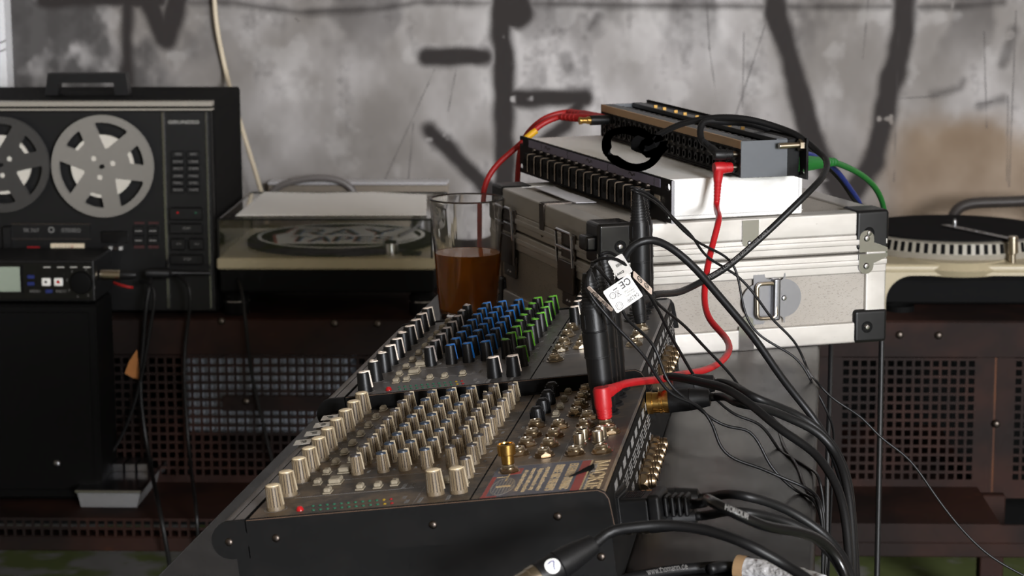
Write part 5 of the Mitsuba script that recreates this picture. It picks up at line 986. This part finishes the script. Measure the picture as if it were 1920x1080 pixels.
# ---- phantom power adaptors standing in the microphone sockets
def adaptor(name, lab, grp, base, up_, Ln=0.112):
    k = thing(name, lab, 'adaptor', grp); Mz = zframe(base, up_)
    part(k, 'body', lathe([(0, 0.0), (0.0092, 0.0), (0.0094, 0.022), (0.0098, 0.0222), (0.0098, 0.0445), (0.0103, 0.0448), (0.0103, 0.0655), (0.0097, 0.066), (0.0097, 0.0665), (0.0102, 0.067), (0.0092, 0.0840), (0, 0.0840)], 28), black, 35, M=Mz)
    part(k, 'collar_slot', cat([X(box(0.0094, 0.0106, -0.0006, 0.0006, 0.069, 0.080), rotz(2 * math.pi * i / 8)) for i in range(8)]), rubber, M=Mz)
    part(k, 'boot', lathe([(0.0088, 0.084)] + ribs(0.084, Ln - 0.006, 0.0085, 0.0062, 8, 0.0009) + [(0.0055, Ln - 0.006), (0.004, Ln), (0, Ln)], 20), rubber, 35, M=Mz)
    part(k, 'ring', lathe([(0.0099, 0.0452), (0.0106, 0.0455), (0.0106, 0.0462), (0.0099, 0.0465)], 28), rubber, M=Mz)
    return k, base + unit(up_) * Ln
AG = 'black phantom adaptors standing in the near mixer'
ad = []
labsA = ('black microphone adaptor standing behind the red plug, nearest of its row', 'black microphone adaptor in the near mixer, second behind the red plug', 'black microphone adaptor in the near mixer, third behind the red plug', 'black microphone adaptor in the near mixer, farthest behind the red plug')
for i, b in enumerate((0.240, 0.270, 0.300, 0.328)): ad.append(adaptor('microphone_adaptor', labsA[i], AG, P1(0.229, b, 0.001), MN + MU * 0.03 * (i % 2)))
ad2 = []
for i, b in enumerate((0.300, 0.328)): ad2.append(adaptor('microphone_adaptor', ('tall black adaptor in front of the case corner, nearer of two in the far mixer', 'black adaptor in front of the case corner, farther of two in the far mixer')[i], 'black phantom adaptors standing in the far mixer', P2(0.229, b, 0.001), MN + MU * 0.08))

# ---- thin microphone leads from the adaptors (each with its own course)
def thinlead(lab, start, pts, r=0.0013, group=None):
    k = thing('microphone_lead', lab, 'cable', group); cord(k, tbl([start] + K(*pts), r), r, rubber, n=8, step=0.005); return k
t0 = [a[1] for a in ad]; t2 = [a[1] for a in ad2]
LG = 'thin black microphone leads hanging over the table'
thinlead('thin lead looping left from the nearest adaptor, then down across the table edge', t0[0], ((1108, 505, 1.755), (1102, 520, 1.75), (1104, 545, 1.745), (1120, 570, 1.745), (1135, 588, 1.745), (1160, 617, 1.75), (1207, 667, 1.76), (1228, 700, 1.77), (1242, 720, 1.775), (1262, 740, 1.78), (1298, 756, 1.79), (1323, 776, 1.80), (1338, 802, 1.80), (1349, 832, 1.80), (1370, 856, 1.80), (1420, 876, 1.80), (1470, 897, 1.80), (1515, 917, 1.80), (1538, 942, 1.79), (1545, 1000, 1.78), (1548, 1100, 1.76)))
thinlead('thin lead from the second adaptor passing under the white tag', t0[1], ((1118, 500, 1.78), (1132, 515, 1.77), (1150, 540, 1.765), (1170, 588, 1.77), (1188, 610, 1.78), (1226, 650, 1.80), (1242, 690, 1.80), (1258, 722, 1.80), (1300, 758, 1.81), (1340, 788, 1.82), (1372, 801, 1.82), (1402, 808, 1.82), (1425, 835, 1.82), (1442, 868, 1.82), (1466, 897, 1.82), (1495, 921, 1.82), (1528, 942, 1.81), (1540, 975, 1.80), (1543, 1040, 1.79), (1546, 1110, 1.78)))
thinlead('thin lead arching over the tags towards the table edge', t0[2], ((1120, 488, 1.80), (1136, 484, 1.79), (1160, 488, 1.785), (1185, 510, 1.78), (1208, 538, 1.79), (1222, 560, 1.80), (1242, 597, 1.83), (1258, 630, 1.86), (1282, 672, 1.90), (1313, 720, 1.94), (1340, 746, 1.96), (1385, 780, 1.98), (1425, 797, 1.98), (1455, 835, 1.97), (1482, 857, 1.96), (1517, 878, 1.95), (1537, 903, 1.94), (1543, 935, 1.93), (1545, 1000, 1.90), (1547, 1110, 1.86)))
thinlead('thin lead from the farthest adaptor of the near mixer swinging right', t0[3], ((1126, 477, 1.84), (1138, 473, 1.84), (1156, 480, 1.835), (1180, 505, 1.83), (1212, 545, 1.83), (1234, 570, 1.85), (1280, 608, 1.92), (1330, 660, 1.99), (1383, 720, 2.04), (1410, 756, 2.06), (1446, 781, 2.06), (1461, 807, 2.06), (1475, 845, 2.05), (1495, 875, 2.04), (1506, 905, 2.03), (1518, 924, 2.02), (1535, 945, 2.0), (1543, 1000, 1.97), (1550, 1110, 1.92)))
thinlead('thin lead running down over the right face of the case to the table edge', t2[0], ((1200, 363, 2.09), (1230, 380, 2.12), (1260, 410, 2.16), (1300, 448, 2.20), (1340, 470, 2.23), (1371, 492, 2.24), (1386, 532, 2.24), (1396, 582, 2.24), (1418, 622, 2.24), (1460, 651, 2.24), (1495, 675, 2.24), (1520, 712, 2.24), (1545, 760, 2.24), (1561, 800, 2.23), (1562, 850, 2.2), (1560, 900, 2.18), (1556, 1000, 2.15), (1552, 1110, 2.1)))
thinlead('long thin lead trailing away to the bottom right corner', t2[1], ((1200, 357, 2.12), (1228, 372, 2.14), (1260, 406, 2.17), (1298, 444, 2.20), (1325, 480, 2.22), (1380, 516, 2.24), (1422, 562, 2.25), (1452, 602, 2.26), (1490, 642, 2.27), (1510, 682, 2.28), (1535, 720, 2.29), (1562, 747, 2.30), (1612, 781, 2.32), (1652, 820, 2.33), (1700, 858, 2.34), (1742, 912, 2.34), (1782, 967, 2.33), (1822, 1012, 2.32), (1862, 1046, 2.30), (1925, 1082, 2.28), (1990, 1120, 2.26)))

# ---- tags on the leads
def tag(lab, corners, m, lines):
    """corners: four pixels with distances, clockwise from top left as printed."""
    k = thing('cable_tag', lab, 'tag'); c = [at(*q) for q in corners]; o_ = c[0]; ex, ey = c[1] - c[0], c[3] - c[0]; w_, h_ = np.linalg.norm(ex), np.linalg.norm(ey)
    x = unit(ex); z = unit(np.cross(ey, ex)) ; z = -z if z @ (CAM - o_) < 0 else z; y = np.cross(z, x); y = y if y @ ey < 0 else -y
    M_ = mat(x, y, z, o_)
    part(k, 'card', extr(sg.box(0, -h_, w_, 0).buffer(-0.0015).buffer(0.0015, 4), 0.0004, -0.0004), m, M=M_); return k, M_, w_, h_
# main tag: the print runs upside down; its local frame is turned with it
k, TGM, tw, th_ = tag('white square tag printed C411PP tied to the microphone leads', ((1206, 555, 1.742), (1157, 588, 1.738), (1131, 546, 1.738), (1181, 513, 1.742)), white, None)
# rows: local x leftwards in the picture, local y upwards as printed
def tline(t_, x, y, h, w=None, b=False): part(k, 'lettering', ctext(t_, h, w, 0.0002, b), ink, False, M=TGM @ tr(x * tw, -y * th_, 0.0001))
def trl(poly, x, y): part(k, 'symbol', extr(poly, 0.0002), ink, M=TGM @ tr(x * tw, -y * th_, 0.0001))
tline('C411PP', 0.30, 0.17, 0.0028, 0.0105, True)
for i in range(3): tline(('AKG Acoustics', 'Lemboeckgasse 21-25', '1230 Vienna')[i], 0.30, 0.34 + 0.09 * i, 0.0013, (0.009, 0.0105, 0.008)[i])
tline('CE', 0.26, 0.80, 0.0052, 0.0092, True)
rg = disc2(0.0030, 24).difference(disc2(0.0026, 24)).union(disc2(0.0018, 20).difference(disc2(0.0015, 20)))
trl(rg, 0.80, 0.20); trl(disc2(0.0026, 24).difference(disc2(0.0021, 24)), 0.80, 0.66); tline('10', 0.80, 0.66, 0.0018)
trl(unary_union([sg.LineString([(-0.0018, 0.0024), (0.0014, -0.0020)]).buffer(0.0002), sg.LineString([(0.0018, 0.0024), (-0.0014, -0.0020)]).buffer(0.0002), sg.box(-0.0018, 0.002, 0.0018, 0.0024), sg.box(-0.0012, -0.0024, 0.0012, -0.0020)]), 0.62, 0.62); trl(sg.box(-0.002, -0.0004, 0.002, 0.0004), 0.62, 0.82)
def sidetag(lab, corners, m, kind):
    k, M_, w_, h_ = tag(lab, corners, m, None)
    if kind == 'rings':
        for x in (0.33, 0.70):
            part(k, 'symbol', extr(disc2(0.0030, 24).difference(disc2(0.0025, 24)), 0.0002), ink, M=M_ @ tr(x * w_, -0.5 * h_, 0.0001)); part(k, 'lettering', ctext('10', 0.0022, None, 0.0002), ink, False, M=M_ @ tr(x * w_, -0.5 * h_, 0.0001))
    else:
        part(k, 'barcode', cat([box(i * 0.0006, i * 0.0006 + (0.0003 if i % 3 else 0.0004), -0.0016, 0.0016, 0, 0.0002) for i in range(13)]), ink, False, M=M_ @ tr(0.30 * w_, -0.42 * h_, 0.0001))
        part(k, 'lettering', ctext('AKG', 0.0022, None, 0.0002, True), ink, False, M=M_ @ tr(0.30 * w_, -0.80 * h_, 0.0001))
    return k
sidetag('narrow beige tag with two round marks at the left of the white square tag', ((1101, 534, 1.740), (1140, 582, 1.735), (1128, 588, 1.742), (1092, 545, 1.747)) if False else ((1104, 536, 1.738), (1150, 581, 1.738), (1128, 583, 1.746), (1101, 541, 1.742)), taglt, 'rings')
sidetag('narrow beige tag with two round marks at the right of the white square tag', ((1188, 507, 1.775), (1223, 541, 1.785), (1213, 553, 1.778), (1183, 514, 1.768)), taglt, 'rings')
sidetag('white tag with a bar code behind the square tag', ((1139, 490, 1.79), (1166, 475, 1.79), (1186, 503, 1.78), (1170, 516, 1.775)), white, 'bars')

# ---- thick black cable passing in front of the case, down over the table edge
tk = thing('signal_cable', 'thick black cable sweeping from behind the adaptors over the table edge', 'cable')
cord(tk, tbl(K((1150, 600, 2.02), (1158, 540, 2.0), (1166, 498, 1.985), (1182, 466, 1.98), (1212, 451, 1.98), (1250, 460, 1.99), (1300, 500, 2.0), (1340, 545, 2.01), (1380, 592, 2.02), (1420, 642, 2.03), (1460, 700, 2.04), (1500, 752, 2.05), (1545, 815, 2.05), (1580, 905, 2.03), (1598, 1000, 2.0), (1606, 1110, 1.97)), 0.0035), 0.0035, rubber)

# ---- xlr plugs in the rear of the near mixer
def rearpt(px, py): return onplane(px, py, M1O + MU * (ML + 0.002), MU)
RR = lambda b, c: M1O + MU * (ML + 0.002) + MV * b + MN * c
def xlr(lab, base, d, pts, shell, name='xlr_cable', r=0.0034, zs=0.8):
    k = thing(name, lab, 'cable'); Mz = zframe(base, d) @ np.diag([1, 1, zs, 1.0])
    sh = part(k, 'shell', lathe([(0, 0), (0.0093, 0), (0.0093, 0.0055), (0.0086, 0.0058), (0.0086, 0.0120), (0.0094, 0.0124), (0.0094, 0.0150), (0.0088, 0.0153), (0.0088, 0.0165), (0.0094, 0.0168), (0.0095, 0.022), (0, 0.022)], 28), shell, 30, M=Mz)
    for i in range(4): part(sh, 'key_slot', X(box(0.0088, 0.0096, -0.0035, 0.0035, 0.0070 + 0.0015 * i, 0.0077 + 0.0015 * i), rotz(0.6)), blackm, M=Mz)
    part(k, 'grip', lathe([(0, 0.022), (0.0094, 0.022), (0.0096, 0.024), (0.0094, 0.043), (0.0090, 0.0435), (0.0095, 0.044), (0.0070, 0.064), (0.0045, 0.065), (0, 0.065)], 26), rubber, 30, M=Mz)
    e_ = base + unit(d) * 0.062 * zs; cord(k, [e_, e_ + unit(d) * 0.008] + tbl(pts, r), r, rubber); return k, Mz
d1 = at(1338, 750, 1.72) - at(1216, 756, 1.74)
xlr('black xlr cable with gold shell just below the red cable at the near mixer', rearpt(1214, 756), MU, K((1390, 757, 1.74), (1437, 767, 1.76), (1482, 785, 1.78), (1533, 812, 1.79), (1563, 845, 1.79), (1581, 885, 1.78), (1592, 940, 1.77), (1598, 1010, 1.76), (1602, 1110, 1.74)), gold)
xlr('black xlr cable with its grip right under the red cable', rearpt(1226, 729), MU, K((1413, 744, 1.84), (1480, 771, 1.86), (1533, 804, 1.87), (1567, 844, 1.87), (1589, 898, 1.86), (1597, 955, 1.85), (1602, 1020, 1.84), (1606, 1110, 1.82)), nickel)
kk = thing('signal_cable', 'black cable crossing over the xlr plugs and curving down the table edge', 'cable')
cord(kk, tbl(K((1250, 706, 1.83), (1285, 710, 1.80), (1325, 719, 1.77), (1365, 731, 1.74), (1413, 763, 1.72), (1467, 807, 1.70), (1520, 844, 1.69), (1547, 874, 1.68), (1567, 908, 1.67), (1580, 948, 1.66), (1589, 1010, 1.65), (1594, 1110, 1.63)), 0.0034), 0.0034, rubber)
xlr('black xlr cable behind the mains plug, grip showing just above its strain relief', rearpt(1180, 945), MU, K((1390, 929, 1.58), (1450, 945, 1.59), (1510, 976, 1.60), (1555, 1012, 1.60), (1588, 1060, 1.59), (1602, 1120, 1.58)), gold)
xlr('black xlr cable whose nickel shell shows just below the mains plug', rearpt(1172, 979), MU, K((1390, 960, 1.52), (1450, 971, 1.53), (1520, 1002, 1.54), (1560, 1042, 1.54), (1584, 1085, 1.53), (1592, 1140, 1.52)), nickel)
# ---- mains plug
mp = thing('mains_cable', 'black mains plug with slotted strain relief in the near mixer side', 'cable')
b_ = rearpt(1163, 951); dd = unit(MU * 1.0 - MV * 0.15); zc_up = unit(A([0, 0, 1]) - dd * dd[2]); sd = np.cross(zc_up, dd); MP = mat(dd * 0.78, sd, zc_up, b_)
part(mp, 'plug_body', rbox(0.0, 0.031, -0.013, 0.013, -0.0105, 0.0085, 0.003), rubber, M=MP)
part(mp, 'collar', rbox(0.0295, 0.042, -0.015, 0.015, -0.0115, 0.0110, 0.0035), rubber, M=MP)
part(mp, 'grip_rib', cat([box(0.007 + 0.0019 * i, 0.008 + 0.0019 * i, -0.009, 0.009, 0.0083, 0.0092) for i in range(9)]), rubber, M=MP)
sr_ = part(mp, 'strain_relief', X(tube(np.stack([np.linspace(0.04, 0.062, 6), np.zeros(6), np.zeros(6)], 1), 0.0056, 14), np.eye(4)), rubber, M=MP)
part(sr_, 'segment', cat([rbox(0.0425 + 0.0062 * i, 0.0465 + 0.0062 * i, -0.0075, 0.0075, -0.0075, 0.0075, 0.0015, 8) for i in range(4)]), rubber, M=MP)
part(mp, 'inlet_flange', rbox(-0.0015, 0.0020, -0.015, 0.015, -0.0155, 0.0145, 0.001), black, M=MP)
part(mp, 'inlet_rim', rbox(-0.001, 0.0045, -0.0138, 0.0138, -0.0125, 0.0105, 0.001), black, M=MP)
cpp = [b_ + dd * 0.046, b_ + dd * 0.056] + tbl(K((1355, 951, 1.44), (1395, 970, 1.44), (1435, 986, 1.45), (1490, 996, 1.47), (1535, 1012, 1.49), (1565, 1040, 1.50), (1585, 1080, 1.50), (1595, 1140, 1.49)), 0.0035)
cord(mp, cpp, 0.0036, gloss)
ht = ctext('HONOUR', 0.0034, 0.022, 0.0003, True); ht.vertices[:, 2] -= ht.vertices[:, 2].min()
part(mp, 'jacket_print', wrap(ht, spline(K((1352, 951.5, 1.4265), (1375, 961, 1.432), (1395, 970, 1.437)), 0.002), 0.0040, 0.4), inkgrey, False)
# ---- foreground xlr with the round white sticker
fx = thing('xlr_cable', 'black xlr connector with round white sticker at the bottom edge', 'cable')
q0, q1 = at(980, 1101, 1.44), at(1112, 1020, 1.46); dd = unit(q1 - q0); Mz = zframe(q0, dd, -FW); ln = np.linalg.norm(q1 - q0)
part(fx, 'shell', lathe([(0, -0.02), (0.0092, -0.02), (0.0092, 0.006), (0.0096, 0.0065), (0.0096, 0.012), (0.009, 0.0125), (0, 0.0125)], 28), nickel, M=Mz)
part(fx, 'grip', lathe([(0.0, 0.0125), (0.0094, 0.0125), (0.0096, 0.0135), (0.0096, 0.027), (0.0092, 0.0275), (0.0098, 0.028), (0.0094, 0.036), (0.0066, ln), (0.0045, ln + 0.001), (0, ln + 0.001)], 28), rubber, M=Mz)
ct_ = at(1037, 1063, 1.4395 - 0.0005); sn = unit(-FW + UP * 0.35); sn = unit(sn - dd * (sn @ dd)); ax_p = q0 + dd * ((ct_ - q0) @ dd)
Ms = mat(dd, np.cross(sn, dd), sn, ax_p + sn * 0.0)
stc = extr(disc2(0.0052, 32), 0.0003); vv = trimesh.remesh.subdivide(*trimesh.remesh.subdivide(stc.vertices, stc.faces)[:2])[:2]
stc = trimesh.Trimesh(vv[0], vv[1], process=False)
def curl(m, R):
    v = m.vertices.copy(); a = v[:, 1] / R; rr_ = R + v[:, 2]; m.vertices = np.stack([v[:, 0], rr_ * np.sin(a), rr_ * np.cos(a)], 1); return m
part(fx, 'round_sticker', curl(stc, 0.0098), white, M=Ms, label='round white sticker')
part(fx, 'handwriting', curl(tube(spline([(-0.002, 0.0024, 0), (0.0, 0.0028, 0), (0.0022, 0.0024, 0), (0.001, 0.0, 0), (0.0002, -0.003, 0)], 0.0005), 0.00042, 6), 0.0102), inkblue, M=Ms)
cord(fx, [q1 - dd * 0.004, q1 + dd * 0.004] + tbl(K((1145, 997, 1.465), (1185, 989, 1.465), (1230, 985, 1.465), (1290, 988, 1.46), (1350, 1001, 1.45), (1410, 1025, 1.44), (1470, 1058, 1.44), (1520, 1090, 1.43), (1560, 1130, 1.43)), 0.0036), 0.0036, rubber)
# ---- cable with the printed jacket at the very bottom, and the taped bundle
bc = thing('signal_cable', 'black cable with white web address printed along the bottom edge', 'cable')
bpth = [onz(x, y, TZ + 0.0042) for x, y in ((1120, 1100), (1180, 1085), (1240, 1073), (1300, 1065), (1350, 1062), (1400, 1066))]
cord(bc, bpth, 0.0042, rubber)
wt = ctext('www.thomann.de', 0.0042, 0.034, 0.0003); wt.vertices[:, 2] -= wt.vertices[:, 2].min()
part(bc, 'jacket_print', wrap(wt, spline([onz(x, y, TZ + 0.0042) for x, y in ((1208, 1079), (1245, 1072), (1285, 1066.5))], 0.002), 0.0043, 0.6), inkgrey, False)
fo = thing('taped_bundle', 'cable bundle wrapped in crinkled silver tape at the bottom edge', 'cable')
fp = spline([onz(x, y, TZ + 0.009) for x, y in ((1382, 1064), (1420, 1070), (1470, 1080), (1540, 1100))], 0.004); fm = tube(fp, 0.0085, 20); nz = meshkit.fbm(fm.vertices * 160, 3) - 0.5
fm.vertices += nz[:, None] * 0.0025 * unit(A([0.2, -0.3, 1])); part(fo, 'silver_wrap', fm, foil)
part(fo, 'tape_end', X(tube(fp[:3], 0.0091, 20, False), np.eye(4)), brownpaper)
cord(fo, [onz(x, y, TZ + 0.008) for x, y in ((1330, 1068), (1360, 1062), (1384, 1064))] , 0.004, rubber, 'cable_end')

# ---- black hanging cable right of the table
single('hanging_cable', tube(spline(K((1560, 600, 2.62), (1558, 650, 2.60), (1556, 740, 2.58), (1552, 850, 2.56), (1550, 1000, 2.55), (1548, 1120, 2.55))), 0.0028, 8), rubber, 'thin dark cable hanging straight down beside the table edge under the case', 'cable')

# ================================================================= GLASS OF BEER
gp = onz(878, 591, TZ); H_ = 0.137
gl_ = thing('pint_glass', 'clear pint glass of amber beer standing left of the case', 'glass')
GMx = tr(gp[0], gp[1], TZ)
part(gl_, 'vessel', lathe([(0, 0.0005), (0.030, 0.0005), (0.0325, 0.002), (0.0335, 0.006), (0.0435, H_ - 0.001), (0.0430, H_), (0.0420, H_), (0.0414, H_ - 0.002), (0.0315, 0.0095), (0.029, 0.0075), (0, 0.0070)], 64), 'mat_glass', True, M=GMx)
br = thing('beer', 'amber beer filling just under half of the pint glass', 'drink')
rb = lambda z: 0.0315 + (0.0414 - 0.0315) * (z - 0.0095) / (H_ - 0.0115) + 0.0006
zb_l = 0.074
scene[br] = shape(lathe([(0, 0.0064), (0.0292, 0.0068), (rb(0.0095), 0.0095), (rb(zb_l), zb_l), (rb(zb_l) - 0.0008, zb_l - 0.0004), (0, zb_l - 0.0004)], 64), 'mat_beer', 40, M=GMx)
